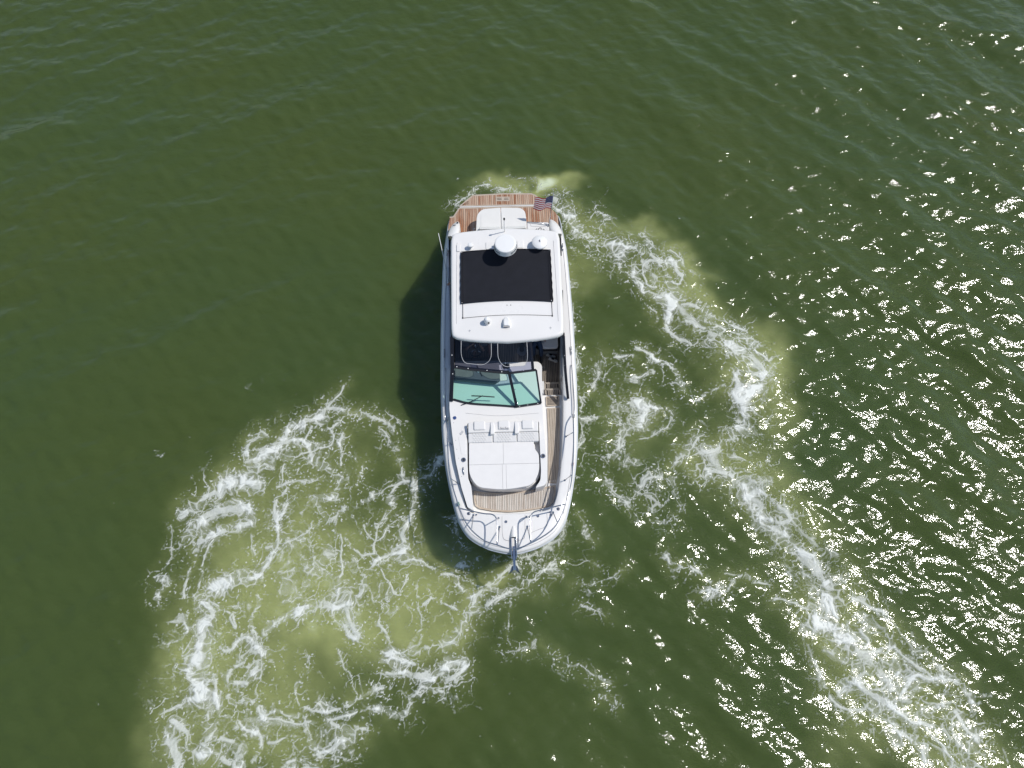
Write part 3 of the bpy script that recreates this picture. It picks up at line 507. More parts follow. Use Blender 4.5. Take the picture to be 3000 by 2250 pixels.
def grid_mesh(name, xs, ys, z, attrs, keep=None):
    nx, ny = len(xs), len(ys)
    X, Y = np.meshgrid(xs, ys)
    idx = np.arange(nx*ny, dtype=np.int32).reshape(ny, nx)
    q = np.stack([idx[:-1, :-1], idx[:-1, 1:], idx[1:, 1:], idx[1:, :-1]], -1).reshape(-1, 4)
    co = np.stack([X.ravel(), Y.ravel(), z.ravel()], -1).astype(np.float32)
    if keep is not None:
        q = q[keep.ravel()]; used = np.unique(q); mp = np.zeros(nx*ny, np.int32); mp[used] = np.arange(len(used))
        q = mp[q]; co = co[used]; attrs = {k: v.ravel()[used] for k, v in attrs.items()}
    me = bpy.data.meshes.new(name); nf = len(q)
    me.vertices.add(len(co)); me.vertices.foreach_set('co', co.ravel())
    me.loops.add(nf*4); me.loops.foreach_set('vertex_index', q.ravel().astype(np.int32))
    me.polygons.add(nf); me.polygons.foreach_set('loop_start', np.arange(0, nf*4, 4, dtype=np.int32))
    me.polygons.foreach_set('use_smooth', np.ones(nf, bool))
    me.update(calc_edges=True)
    for k, v in attrs.items():
        a = me.attributes.new(k, 'FLOAT', 'POINT'); a.data.foreach_set('value', v.ravel().astype(np.float32))
    o = bpy.data.objects.new(name, me); COL.objects.link(o)
    return o
def axis(lo, hi, step, far):
    a = list(np.arange(lo, hi+step, step)); s = step; r = a[-1]; l = a[0]; R_, L_ = [], []
    while r < far: s *= 1.35; r += s; l -= s; R_.append(r); L_.append(l)
    return np.array(L_[::-1]+a+R_)
xs = axis(-21.5, 21.5, .045, 2500); ys = axis(-11.5, 18.5, .045, 2500)
X, Y = np.meshgrid(xs, ys)
near = (np.abs(X) < 40) & (np.abs(Y) < 40)
H = np.zeros_like(X)
H[near] = wave_height(X[near], Y[near])
TU = np.zeros_like(X); ST_ = np.zeros_like(X)
inn = (np.abs(X) < 21) & (Y > -12) & (Y < 18.5)
TU[inn], ST_[inn] = turbidity(X[inn], Y[inn])
H = H*(1-.45*np.clip(TU, 0, 1))
LUMP = lambda x, y, st: st*(.030*(fbm(x/.55, y/.55, 3, 91)-.5)+.016*(fbm(x/.22, y/.22, 2, 92)-.5))
H[inn] += LUMP(X[inn], Y[inn], np.clip(ST_[inn], 0, 1))
water = tag(grid_mesh('water', xs, ys, H, {'turbid': TU, 'stir': ST_}), 'murky green bay water with wind ripples and sun glitter', 'water', kind='structure')

def ripple_bump(nt, tc):
    """ripples too small for the mesh: chop stretched along the crests (turning over the bay), then capillaries"""
    def lay(sc, rot, st, det):
        mp = N(nt, 'Mapping'); mp.inputs['Rotation'].default_value = (0, 0, rot); mp.inputs['Scale'].default_value = st
        L(nt, tc.outputs['Object'], mp.inputs[0])
        nz = N(nt, 'TexNoise'); nz.inputs['Scale'].default_value = sc; nz.inputs['Detail'].default_value = det; nz.inputs['Roughness'].default_value = .55; nz.inputs['Distortion'].default_value = .25
        L(nt, mp.outputs[0], nz.inputs['Vector']); return nz.outputs['Fac']
    sx = N(nt, 'SeparateXYZ'); L(nt, tc.outputs['Object'], sx.inputs[0])
    side = N(nt, 'MapRange', interpolation_type='SMOOTHSTEP'); side.inputs[1].default_value = -6; side.inputs[2].default_value = 5; L(nt, sx.outputs[0], side.inputs[0])
    def both(sc, a0, a1, st, det):
        mx = N(nt, 'Mix', data_type='FLOAT'); L(nt, side.outputs[0], mx.inputs[0]); L(nt, lay(sc, a0, st, det), mx.inputs[2]); L(nt, lay(sc, a1, st, det), mx.inputs[3]); return mx.outputs[0]
    tot = None
    for h, amp in ((both(1.5, -.35, .7, (1, 1.7, 1), 2), .45), (both(7.5, -.3, .6, (1, 1.35, 1), 2), .115), (lay(26, .5, (1, 1.15, 1), 1), .042)):
        m_ = N(nt, 'Math', operation='MULTIPLY_ADD'); m_.inputs[1].default_value = amp; L(nt, h, m_.inputs[0])
        if tot: L(nt, tot, m_.inputs[2])
        else: m_.inputs[2].default_value = 0
        tot = m_.outputs[0]
    bp = N(nt, 'Bump'); bp.inputs['Strength'].default_value = 1.; bp.inputs['Distance'].default_value = .085
    L(nt, tot, bp.inputs['Height'])
    return bp
def water_colour(nt, tc):
    at = N(nt, 'Attribute', attribute_name='turbid')
    nz = N(nt, 'TexNoise'); nz.inputs['Scale'].default_value = .16; nz.inputs['Detail'].default_value = 4; L(nt, tc.outputs['Object'], nz.inputs['Vector'])
    deep = N(nt, 'Mix', data_type='RGBA'); deep.inputs[6].default_value = (.062, .081, .018, 1); deep.inputs[7].default_value = (.047, .077, .026, 1)
    L(nt, nz.outputs['Fac'], deep.inputs[0])  # two greens by noise: uneven sky reflection painted into the base colour
    r = N(nt, 'ValToRGB'); e = r.color_ramp.elements
    e[0].position = 0; e[0].color = (0, 0, 0, 1); e[1].position = 1; e[1].color = (.58, .64, .42, 1)
    mx = N(nt, 'Mix', data_type='RGBA'); mx.inputs[7].default_value = (.31, .34, .13, 1)
    c1 = N(nt, 'Math', operation='MULTIPLY', use_clamp=True); c1.inputs[1].default_value = .95; L(nt, at.outputs['Fac'], c1.inputs[0])
    L(nt, c1.outputs[0], mx.inputs[0]); L(nt, deep.outputs[2], mx.inputs[6])
    m2 = N(nt, 'Mix', data_type='RGBA'); m2.inputs[7].default_value = (.60, .66, .46, 1)
    c2 = N(nt, 'MapRange'); c2.inputs[1].default_value = .95; c2.inputs[2].default_value = 1.7; L(nt, at.outputs['Fac'], c2.inputs[0])
    L(nt, c2.outputs[0], m2.inputs[0]); L(nt, mx.outputs[2], m2.inputs[6])
    return m2.outputs[2]
m, nt = nodes('water')
out = N(nt, 'OutputMaterial'); p = N(nt, 'BsdfPrincipled'); tc = N(nt, 'TexCoord')
L(nt, water_colour(nt, tc), p.inputs['Base Color'])
p.inputs['IOR'].default_value = 1.333; p.inputs['Roughness'].default_value = .085
p.subsurface_method = 'BURLEY'
p.inputs['Subsurface Weight'].default_value = 1.; p.inputs['Subsurface Radius'].default_value = (1., 1.1, .7); p.inputs['Subsurface Scale'].default_value = .55
L(nt, ripple_bump(nt, tc).outputs[0], p.inputs['Normal'])
L(nt, p.outputs[0], out.inputs[0])
water.data.materials.append(m)

# foam: one lace of bubbles floating on the water, kept only where there is foam
FX = np.arange(-14.6, 14.6, .02); FY = np.arange(-10.2, 8.6, .02)
GX, GY = np.meshgrid(FX, FY)
FO, FT, FE = foam_field(GX, GY)
kq = np.maximum(np.maximum(FO[:-1, :-1], FO[:-1, 1:]), np.maximum(FO[1:, :-1], FO[1:, 1:])) > .06
FH = np.zeros_like(GX); vk = np.zeros(GX.shape, bool)
vk[:-1, :-1] |= kq; vk[:-1, 1:] |= kq; vk[1:, :-1] |= kq; vk[1:, 1:] |= kq
FH[vk] = wave_height(GX[vk], GY[vk])*(1-.45*np.clip(FT[vk], 0, 1))+LUMP(GX[vk], GY[vk], np.clip(FE[vk], 0, 1))+.006+.012*FO[vk]
foam = tag(grid_mesh('wake_foam', FX, FY, FH, {'foam': FO}, kq), 'white lacy wake foam trailing in a loop on both sides of the boat', 'foam', kind='stuff')
m, nt = nodes('foam')
out = N(nt, 'OutputMaterial'); p = N(nt, 'BsdfPrincipled'); tc = N(nt, 'TexCoord'); tr = N(nt, 'BsdfTransparent'); mx = N(nt, 'MixShader')
at = N(nt, 'Attribute', attribute_name='foam')
nz = N(nt, 'TexNoise'); nz.inputs['Scale'].default_value = 28; nz.inputs['Detail'].default_value = 4; nz.inputs['Roughness'].default_value = .65; L(nt, tc.outputs['Object'], nz.inputs['Vector'])
sb = N(nt, 'Math', operation='MULTIPLY_ADD'); sb.inputs[1].default_value = .36; sb.inputs[2].default_value = -.18; L(nt, nz.outputs['Fac'], sb.inputs[0])
ad = N(nt, 'Math', operation='ADD'); L(nt, at.outputs['Fac'], ad.inputs[0]); L(nt, sb.outputs[0], ad.inputs[1])
mr = N(nt, 'MapRange'); mr.inputs[1].default_value = .05; mr.inputs[2].default_value = .85; mr.inputs[4].default_value = .92; L(nt, ad.outputs[0], mr.inputs[0])
p.inputs['Base Color'].default_value = (.77, .79, .735, 1); p.inputs['Roughness'].default_value = .45; p.inputs['IOR'].default_value = 1.33
bp = N(nt, 'Bump'); bp.inputs['Strength'].default_value = .6; bp.inputs['Distance'].default_value = .02; L(nt, ad.outputs[0], bp.inputs['Height']); L(nt, bp.outputs[0], p.inputs['Normal'])
L(nt, mr.outputs[0], mx.inputs[0]); L(nt, tr.outputs[0], mx.inputs[1]); L(nt, p.outputs[0], mx.inputs[2]); L(nt, mx.outputs[0], out.inputs[0])
foam.data.materials.append(m)

# ------------------------------------------------------------------ the boat (local frame: -y bow, +y stern, +x port, z=0 waterline)
boat = tag(empty('motor_yacht', (-.09, 0, 0), R(1.5)), 'white motor yacht with black sunroof canvas, teal windshield and teak decks', 'yacht')
PAIR = [((-1.845, 5.45), (-1.60, 5.35)), ((-1.85, 5.1), (-1.76, 5.0)), ((-1.89, 4.3), (-1.73, 4.3)), ((-1.915, 3.0), (-1.67, 3.0)), ((-1.925, 2.0), (-1.64, 2.0)),
        ((-1.92, 1.0), (-1.63, 1.0)), ((-1.905, 0), (-1.65, 0)), ((-1.875, -.8), (-1.65, -.8)), ((-1.84, -1.5), (-1.575, -1.5)), ((-1.75, -2.3), (-1.47, -2.3)),
        ((-1.62, -3.0), (-1.32, -3.0)), ((-1.50, -3.5), (-1.19, -3.5)), ((-1.345, -3.95), (-1.03, -3.66)), ((-1.1, -4.3), (-.80, -3.68)), ((-.7, -4.55), (-.5, -3.70)),
        ((-.35, -4.665), (-.25, -3.71)), ((0, -4.72), (0, -3.71)), ((.35, -4.665), (.25, -3.71)), ((.7, -4.55), (.5, -3.70)), ((1.1, -4.3), (.83, -3.66)), ((1.345, -3.95), (1.04, -3.57)),
        ((1.50, -3.5), (1.15, -3.36)), ((1.62, -3.0), (1.25, -3.0)), ((1.75, -2.3), (1.36, -2.3)), ((1.84, -1.5), (1.44, -1.5)), ((1.875, -.8), (1.49, -.8)),
        ((1.905, 0), (1.53, 0)), ((1.92, 1.0), (1.56, 1.0)), ((1.925, 2.0), (1.60, 2.0)), ((1.915, 3.0), (1.62, 3.0)), ((1.89, 4.3), (1.65, 4.3)), ((1.85, 5.1), (1.66, 5.0)), ((1.845, 5.45), (1.52, 5.35))]
SO = smooth_path([(*a, 0) for a, b in PAIR], 5); SI = smooth_path([(*b, 0) for a, b in PAIR], 5)
def zs(y): return interp(y, [-4.72, -3.4, -2, 0, 2, 4, 4.8, 5.3, 5.6, 5.85, 6.2, 6.5], [1.68, 1.57, 1.48, 1.40, 1.34, 1.26, 1.15, .92, .66, .50, .46, .42])
def bow_k(y, k): return y if y > 0 else y*(1-(1-k)*(min(1, -y/4.7))**2)
# hull: sheer outline carried round the stern, drawn in and swept back towards the keel
quarter = [(1.845, 5.75), (1.835, 6.05), (1.78, 6.34), (1.60, 6.52), (1.3, 6.55)]
HO = [(p.x, p.y) for p in SO]; HO = [(-x, y) for x, y in quarter[::-1]]+HO+quarter
rows = []
for fx, fb, fz in ((1, 1, 1.), (.995, .985, .86), (.98, .955, .62), (.95, .92, .36), (.90, .87, .12), (.72, .80, -.12), (.30, .70, -.32)):
    rows.append([(x*fx, bow_k(y, fb), zs(y)*fz if fz > 0 else fz) for x, y in HO])
HV, HF = g_loft(rows, True)
HF.append(tuple((len(rows)-1)*len(HO)+i for i in range(len(HO))))
hull = obj('hull', HV, HF, 'hull_paint', boat, smooth=True)
tube('rub_rail', [(x*1.004, y*1.002, zs(y)-.045) for x, y in HO], .022, 'rub_strip', boat, 6)
# deck ring: rounded gunwale, side decks and foredeck, inner wall
def ring(k, dz): return [(a.x+(b.x-a.x)*k/max((b-a).length, .01), a.y+(b.y-a.y)*k/max((b-a).length, .01), zs(a.y)+dz) for a, b in zip(SO, SI)]
def zin(a): return zs(a.y)+.075
rows = [[(a.x, a.y, zs(a.y)-.03) for a in SO], [(a.x, a.y, zs(a.y)) for a in SO], ring(.025, .045), ring(.07, .068), ring(.11, .072)]
for t in (.45, .75, .95):
    rows.append([(a.x+(b.x-a.x)*t, a.y+(b.y-a.y)*t, zs(a.y)+.075+(.02*math.sin(math.pi*t) if a.y < -3.4 else 0)) for a, b in zip(SO, SI)])
rows += [[(b.x, b.y, zs(a.y)+.06) for a, b in zip(SO, SI)], [(b.x, b.y, .45) for b in SI]]
deck = loft('deck', rows, 'gelcoat', boat, smooth=True)
# moulded toe line on the gunwale
for sgn in (-1, 1):
    pts = [(a[0], a[1], a[2]+.004) for a in ring(.10, .072) if a[0]*sgn > 0 and a[1] < 4.6]
    tube('gunwale_seam', pts, .006, 'seam', deck, 5)

# ---- cockpit sole and walkways (teak, planked one by one)
sole = [(-1.62, .45), (.9, .45), (1.0, .27), (1.54, .27), (1.6, 2.0), (1.62, 5.0), (-1.7, 5.0), (-1.62, 2.0)]
planked('cockpit_sole', boat, sole, .75, 'teak_grey', .05, .011)
# port side deck: two rounded steps, a grating, then the long run to the bow
def step(y0, y1, x0, x1, z, rise):
    pol = rpoly([(x0, y0), (x1, y0+.02), (x1-.01, y1), (x0, y1)], .03, 3)
    prism('step_body', insetp(pol, .002), z-rise-.05, z-.05, 'liner_white', boat)
    planked('step_tread', boat, pol, z, 'teak_grey', .05, .010, inset=insetp(pol, .05), margin_m='teak_pale')
for q in ([(.925, .27), (1.025, .27), (1.025, -.238), (.92, -.238)], [(1.505, .27), (1.545, .27), (1.53, -.238), (1.495, -.238)]): prism('step_cheek', q, .7, 1.0, 'gelcoat', boat, bevel=.01)
step(.02, .265, 1.03, 1.50, .90, .2)
step(-.24, .01, 1.03, 1.49, 1.05, .35)
walk = [(.92, -.24), (1.53, -.24), (1.49, -.80), (1.45, -1.4), (1.37, -2.3), (1.28, -2.88), (.93, -2.88), (.93, -2.0), (.91, -.8)]
prism('side_walkway', walk, 1.0, 1.165, 'gelcoat', boat)
gr = rpoly([(1.04, -.29), (1.43, -.27), (1.42, -.57), (1.04, -.59)], .03, 3)
gd = prism('walkway_grating', gr, 1.13, 1.192, 'caulk', boat)
for k in range(7):
    y = -.315-k*.038
    prism('slat', [(1.06, y), (1.41, y+.012), (1.41, y-.016), (1.06, y-.028)], 1.185, 1.20, 'teak_grey', gd)
loft('margin_board', [[(x, y, 1.14) for x, y in gr], [(x, y, 1.201) for x, y in gr], [(x, y, 1.201) for x, y in insetp(gr, .03)], [(x, y, 1.15) for x, y in insetp(gr, .03)]], 'teak_edge', gd, close=True)
wk = [(1.06, -.64), (1.42, -.63), (1.40, -1.2), (1.35, -1.9), (1.30, -2.4), (1.22, -2.82), (1.0, -2.80), (1.03, -2.2), (1.06, -1.5)]
planked('walkway_teak', boat, wk, 1.20, 'teak_pale', .046, .008, ang=R(-5), inset=insetp(wk, .035), margin_m='teak_edge')
bt = [(-1.03, -2.96), (-.78, -3.02), (-.1, -3.06), (.8, -2.955), (1.0, -2.90), (1.20, -2.87), (1.185, -3.1), (1.12, -3.33), (1.0, -3.44), (.741, -3.50), (.3, -3.56), (-.1, -3.575), (-.5, -3.54), (-.88, -3.46), (-.98, -3.38), (-1.01, -3.25)]
planked('bow_teak', boat, bt, 1.25, 'teak_bow', .046, .009, inset=insetp(bt, .045), margin_m='teak_edge')
prism('bow_sole', insetp(bt, -.16), 1.0, 1.195, 'gelcoat', boat)

# ---- cabin trunk and lounge coamings
ct = rpoly([(-1.64, .55), (.85, .56), (.945, .44), (.93, .1), (.915, -.72), (.91, -1.2), (.935, -1.8), (.96, -2.37), (.948, -2.86), (.87, -3.0), (.62, -3.06), (.765, -2.85), (.79, -2.6), (.785, -1.226),
            (-1.16, -1.226), (-1.155, -2.4), (-1.14, -2.75), (-1.06, -2.97), (-1.02, -3.45), (-1.0, -3.62), (-1.16, -3.52), (-1.318, -3.0), (-1.468, -2.3), (-1.573, -1.5), (-1.648, -.8), (-1.645, 0)],
           [.05, .1, .08, .02, .02, .02, .02, .02, .05, .05, .05, .05, .05, .02, .02, .05, .05, .03, .03, .03, .03, .05, .05, .05, .05, .05], 4)
trunk = prism('cabin_trunk', ct, .62, 1.75, 'gelcoat', boat, bevel=.03, seg=3)
pb = rpoly([(-1.157, -1.226), (.783, -1.226), (.783, -2.7), (.5, -3.0), (-.1, -3.05), (-.75, -2.99), (-1.12, -2.8)], [.01, .01, .25, .2, .3, .2, .2], 5)
prism('lounge_base', pb, .62, 1.55, 'gelcoat', boat)
# styling step and seam in front of the windshield
tube('trunk_seam', [(-1.2, -.93, 1.752), (-.3, -1.03, 1.752), (.8, -.98, 1.752)], .004, 'seam', trunk, 4, sm=5)
lathe('deck_filler_cap', (-1.50, -1.06, 1.751), [(.0, 0), (.05, 0), (.05, .008), (.036, .012), (.0, .012)], 'decal_blue', trunk, 16)
for x, y in ((-1.56, -1.2), (-1.50, -1.7), (-1.47, -1.95), (-1.42, -2.2), (-1.38, -2.5), (-1.34, -2.7)):
    lathe('screw_cap', (x+.03, y, 1.751), [(0, 0), (.011, 0), (.009, .004), (0, .004)], 'seam', trunk, 8)
# ---- bow lounge: sunpad in five stitched panels
PADO = rpoly([(-1.115, -1.775), (.63, -1.765), (.64, -1.98), (.752, -2.14), (.75, -2.62), (.56, -2.98), (-.19, -3.09), (-.9, -3.0), (-1.115, -2.66)], [.05, .05, .08, .08, .2, .3, .3, .3, .25], 6)
pad = prism('sunpad', insetp(PADO, .012), 1.55, 1.70, 'vinyl', boat, bevel=.03, seg=2)
def clip(poly, f):
    o = []
    for p, q in zip(poly, poly[1:]+poly[:1]):
        a, b = f(p), f(q)
        if a >= 0: o.append(p)
        if (a > 0) != (b > 0): t = a/(a-b); o.append((p[0]+(q[0]-p[0])*t, p[1]+(q[1]-p[1])*t))
    return o
YS = -2.39
def upper(p): return p[1]-YS-.0015
def lower(p): return YS-.0015-p[1]
for cl_ in ((upper, lambda p: -.20-.0015-p[0]), (upper, lambda p: p[0]+.20-.0015), (lower, lambda p: -.235-.0015-p[0]), (lower, lambda p: p[0]+.135-.0015)):
    q = PADO
    for f in cl_: q = clip(q, f)
    prism('cushion_panel', q, 1.69, 1.745, 'vinyl', pad, bevel=.007, seg=3)
q = clip(clip(clip(PADO, lower), lambda p: p[0]+.235-.0015), lambda p: -.135-.0015-p[0])
prism('cushion_panel', q, 1.69, 1.745, 'vinyl', pad, bevel=.007, seg=3)
# backrest: three seats, headrests, two armrests, quilted hexagons
def wedge(x0, x1, y0, z0, y1, z1, th=.14):
    return [(x0, y0, z0), (x1, y0, z0), (x1, y1, z1), (x0, y1, z1), (x0, y0, z0-th*1.5), (x1, y0, z0-th*1.5), (x1, y1, z1-th), (x0, y1, z1-th)], [(0, 1, 2, 3), (7, 6, 5, 4), (0, 4, 5, 1), (1, 5, 6, 2), (2, 6, 7, 3), (3, 7, 4, 0)]
bx = [(-1.135, -.47), (-.465, .175), (.18, .765)]
for i, (x0, x1) in enumerate(bx):
    s_ = empty('lounge_seat', (0, 0, 0)); s_.parent = boat
    obj('seat_back', *wedge(x0+.003, x1-.003, -1.27, 1.955, -1.545, 1.885), 'vinyl', s_, bevel=.03, seg=3)
    obj('seat_cushion', *wedge(x0+.003, x1-.003, -1.55, 1.875, -1.79, 1.775), 'vinyl', s_, bevel=.03, seg=3)
    cx = (x0+x1)/2-(.02 if i < 2 else -.0)
    obj('headrest', *wedge(cx-.155, cx+.155, -1.245, 2.0, -1.485, 1.94, .07), 'vinyl', s_, bevel=.035, seg=3)
    hx = MB(); px = .072
    for r_ in range(5):
        for c_ in range(5):
            u = cx-.155+(c_+(.5 if r_ % 2 else 0))*px; v = -1.578-r_*.046
            if u > cx+.17: continue
            zc = 1.875+(v+1.55)*(.10/.24)+.004
            P = [(u+.036*math.cos(R(30+60*k)), v+.026*math.sin(R(30+60*k)), zc-.1*0+(.026*math.sin(R(30+60*k)))*(.10/.24)) for k in range(6)]
            Q = [(u+.026*math.cos(R(30+60*k)), v+.018*math.sin(R(30+60*k)), zc+.005+(.018*math.sin(R(30+60*k)))*(.10/.24)) for k in range(6)]
            hx.add(P+Q, [(6, 7, 8, 9, 10, 11)]+[(k, (k+1) % 6, 6+(k+1) % 6, 6+k) for k in range(6)])
    tag(hx.build('quilting', 'vinyl', s_, smooth=False), kind='stuff')
for x in (-.475, .175):
    ab = prism('armrest', rpoly([(x-.055, -1.275), (x+.045, -1.27), (x+.06, -1.45), (x+.055, -1.61), (x-.055, -1.62), (x-.05, -1.45)], .03, 3), 1.80, 1.965, 'vinyl', boat, bevel=.025, seg=3)
def text_mesh(name, s, size, m, parent, M, extr=.002):
    c = bpy.data.curves.new(name, 'FONT'); c.body = s; c.size = size; c.extrude = extr; c.align_x = 'CENTER'; c.align_y = 'CENTER'
    t = bpy.data.objects.new(name, c); COL.objects.link(t)
    me = bpy.data.meshes.new_from_object(t.evaluated_get(bpy.context.evaluated_depsgraph_get())); bpy.data.objects.remove(t); bpy.data.curves.remove(c)
    if callable(M):
        for v in me.vertices: v.co = M(v.co)
    else: me.transform(M)
    me.materials.clear(); me.materials.append(MATS[m])
    o = bpy.data.objects.new(name, me); COL.objects.link(o); o.parent = parent
    return o
sl_ = [o for o in boat.children if o.name.startswith('lounge_seat')][1]
text_mesh('embroidery', 'Sea Ray', .075, 'print_grey', sl_, Matrix.Translation((-.13, -1.455, 1.986)) @ Matrix.Rotation(R(14), 4, 'X') @ Matrix.Shear('XY', 4, (.25, 0)) if False else Matrix.Translation((-.15, -1.452, 1.952)) @ Matrix.Rotation(R(14), 4, 'X'))
# cup holders, speaker grille and grab rails on the coamings
for x, y in ((-1.26, -2.25), (.86, -2.2)):
    c = lathe('cup_holder', (x, y, 1.751), [(.0, .002), (.034, .002), (.038, .014), (.062, .014), (.062, 0)], 'steel', boat, 20)
    lathe('cup_well', (x, y, 1.754), [(0, .001), (.03, .001), (.03, .0)], 'black_plastic', c, 16)
box('stereo_remote', (-1.31, -1.49, 1.755), (.06, .12, .02), 'pale_grey', boat, rz=R(-38), bevel=.006)
prism('coaming_lid', rpoly([(-1.40, -1.6), (-1.20, -1.56), (-1.20, -2.1), (-1.32, -2.1)], .04, 3), 1.749, 1.757, 'gelcoat', boat, bevel=.003)
tube('grab_rail', [(-1.27, -2.45, 1.75), (-1.265, -2.5, 1.79), (-1.255, -2.6, 1.79), (-1.25, -2.66, 1.75)], .013, 'steel', boat, 8, sm=4)
tube('grab_rail', [(1.33, -2.42, 1.35), (1.31, -2.47, 1.38), (1.30, -2.6, 1.38), (1.30, -2.66, 1.35)], .013, 'steel', boat, 8, sm=4)
box('nav_light', (-1.40, -3.42, 1.70), (.06, .10, .05), 'lens_green', boat, rz=R(14), bevel=.01)
box('nav_light', (1.66, -2.40, 1.60), (.04, .09, .04), 'lens_red', boat, rz=R(-10), bevel=.01)

# ---- foredeck hatches, fittings, rails
def groove(name, pts, parent, z=None, r=.006): return tube(name, [(x, y, z if z else zs(y)+.09) for x, y in pts], r, 'seam', parent, 5, sm=4)
def zd2(x, y):
    best = None
    for a, b in zip(SO, SI):
        d = b-a; t = max(0, min(1, ((x-a.x)*d.x+(y-a.y)*d.y)/max(d.x*d.x+d.y*d.y, 1e-6))); q = (a.x+d.x*t-x)**2+(a.y+d.y*t-y)**2
        if best is None or q < best[0]: best = (q, zs(a.y)+.075+(.02*math.sin(math.pi*t) if a.y < -3.4 else 0))
    return best[1]
for nm, pts in (('anchor_locker_seam', [(-.266, -3.78), (-.268, -4.0), (-.262, -4.25), (-.22, -4.38), (-.06, -4.43)]), ('anchor_locker_seam', [(.33, -3.76), (.32, -4.0), (.31, -4.28), (.26, -4.38), (.12, -4.42)]),
                ('hatch_seam', [(.44, -3.76), (.455, -4.0), (.47, -4.225)]), ('hatch_seam', [(.47, -4.225), (.66, -4.15), (.80, -4.10), (.88, -4.02), (.9, -3.9), (.895, -3.74)])):
    tube(nm, [(x, y, zd2(x, y)+.001) for x, y in pts], .006, 'seam', deck, 5, sm=4)
for x, y in ((-.17, -3.93), (.66, -3.80), (1.0, -3.78)):
    lathe('hatch_latch', (x, y, zd2(x, y)), [(0, .002), (.018, .002), (.02, .009), (.036, .009), (.036, 0)], 'steel', boat, 16)
for x, y in ((-1.13, -3.68), (1.20, -3.62), (-.93, -3.72), (.98, -3.70)):
    big = abs(x) > 1.1
    f = lathe('deck_fitting', (x, y, zd2(x, y)-.002), [(0, .03), (.02, .03), (.022, .012), (.045 if big else .022, .01), (.045 if big else .022, 0)], 'steel', boat, 14)
    if big: lathe('fitting_core', (x, y, zd2(x, y)+.028), [(0, .004), (.016, .004), (.016, 0)], 'black_plastic', f, 10)
RZ = 2.25
rail = tube('bow_rail', [(-1.70, -1.0, 1.60), (-1.68, -1.25, 1.82), (-1.665, -1.9, 1.95), (-1.60, -2.68, 2.14), (-1.42, -3.38, RZ), (-1.17, -4.02, RZ), (-.78, -4.434, RZ), (-.38, -4.60, RZ), (0, -4.70, RZ),
            (.42, -4.575, RZ), (.97, -4.26, RZ), (1.26, -3.84, RZ), (1.49, -3.2, RZ), (1.60, -2.6, 2.12), (1.68, -1.9, 1.95), (1.72, -1.25, 1.82), (1.74, -1.0, 1.60)], .0165, 'steel', boat, 8, sm=6)
tube('rail_loop', [(-1.33, -3.655, RZ), (-.754, -3.797, RZ), (-.53, -3.825, RZ), (-.425, -3.90, RZ), (-.398, -4.05, RZ), (-.398, -4.59, RZ)], .0165, 'steel', rail, 8, sm=6)
tube('rail_loop', [(1.33, -3.62, RZ), (.70, -3.755, RZ), (.55, -3.796, RZ), (.47, -3.88, RZ), (.44, -4.05, RZ), (.435, -4.57, RZ)], .0165, 'steel', rail, 8, sm=6)
for a, b in (((-1.01, -3.72), (-1.03, -4.19, RZ)), ((-.359, -3.83), (-.40, -3.95, RZ)), ((-.336, -4.057), (-.39, -4.58, RZ)), ((.376, -4.066), (.435, -4.55, RZ)), ((.366, -3.813), (.44, -3.92, RZ)), ((1.061, -3.704), (1.12, -4.07, RZ)),
             ((-1.25, -3.83), (-1.27, -3.80, RZ)), ((-1.40, -2.86), (-1.56, -2.86, 2.17)), ((1.417, -2.84), (1.56, -2.84, 2.16)), ((-1.60, -1.75), (-1.668, -1.75, 1.93)), ((1.52, -1.6), (1.70, -1.6, 1.90))):
    tube('stanchion', [(*a, zd2(*a)-.004), b], .0125, 'steel', rail, 8)
    lathe('stanchion_foot', (*a, zd2(*a)-.004), [(0, 0), (.03, 0), (.026, .012), (.014, .02), (0, .02)], 'steel', rail, 12)
for x, s_ in ((-1.79, 1), (1.80, -1)):
    tube('side_rail', [(x, .55, 1.46), (x, .50, 1.52), (x, .2, 1.56), (x, -.6, 1.60), (x+.02*s_, -1.0, 1.60), (x+.02*s_, -1.05, 1.52)], .012, 'steel', boat, 8, sm=4)
for x, y, rz in ((-1.83, 1.0, 0), (1.82, 1.0, 0), (-1.80, 4.5, 0), (1.78, 4.6, 0)):
    c = MB(); z = zs(y)+.075
    c.add(*g_tube([(x, y-.13, z+.05), (x, y+.13, z+.05)], .012, 8)); c.add(*g_tube([(x, y-.05, z), (x, y-.05, z+.05)], .012, 8)); c.add(*g_tube([(x, y+.05, z), (x, y+.05, z+.05)], .012, 8))
    c.build('mooring_cleat', 'steel', boat, smooth=True)
# bow roller: chrome trough let into the stem
tr_ = MB()
prof = [(-.075, .05), (-.07, -.01), (-.045, -.05), (0, -.065), (.045, -.05), (.07, -.01), (.075, .05), (.06, .05), (.055, 0), (.035, -.035), (0, -.048), (-.035, -.035), (-.055, 0), (-.06, .05)]
rows = [[(.02+x*k, y, z0+z) for x, z in prof] for y, z0, k in ((-4.28, 1.80, .7), (-4.36, 1.79, 1), (-4.6, 1.78, 1), (-4.80, 1.74, .95), (-4.90, 1.70, .8))]
tr_.add(*g_loft(rows, True, True)); roller = tr_.build('bow_roller', 'chrome', boat, smooth=True)
rows = [[(.02+.085*k*math.cos(R(a)), y, 1.775+h*math.sin(R(a))) for a in range(0, 181, 20)] for y, k, h in ((-4.05, .3, .01), (-4.18, .8, .06), (-4.29, 1, .10), (-4.34, 1.0, .105))]
loft('roller_hood', rows, 'gelcoat', boat, smooth=True)
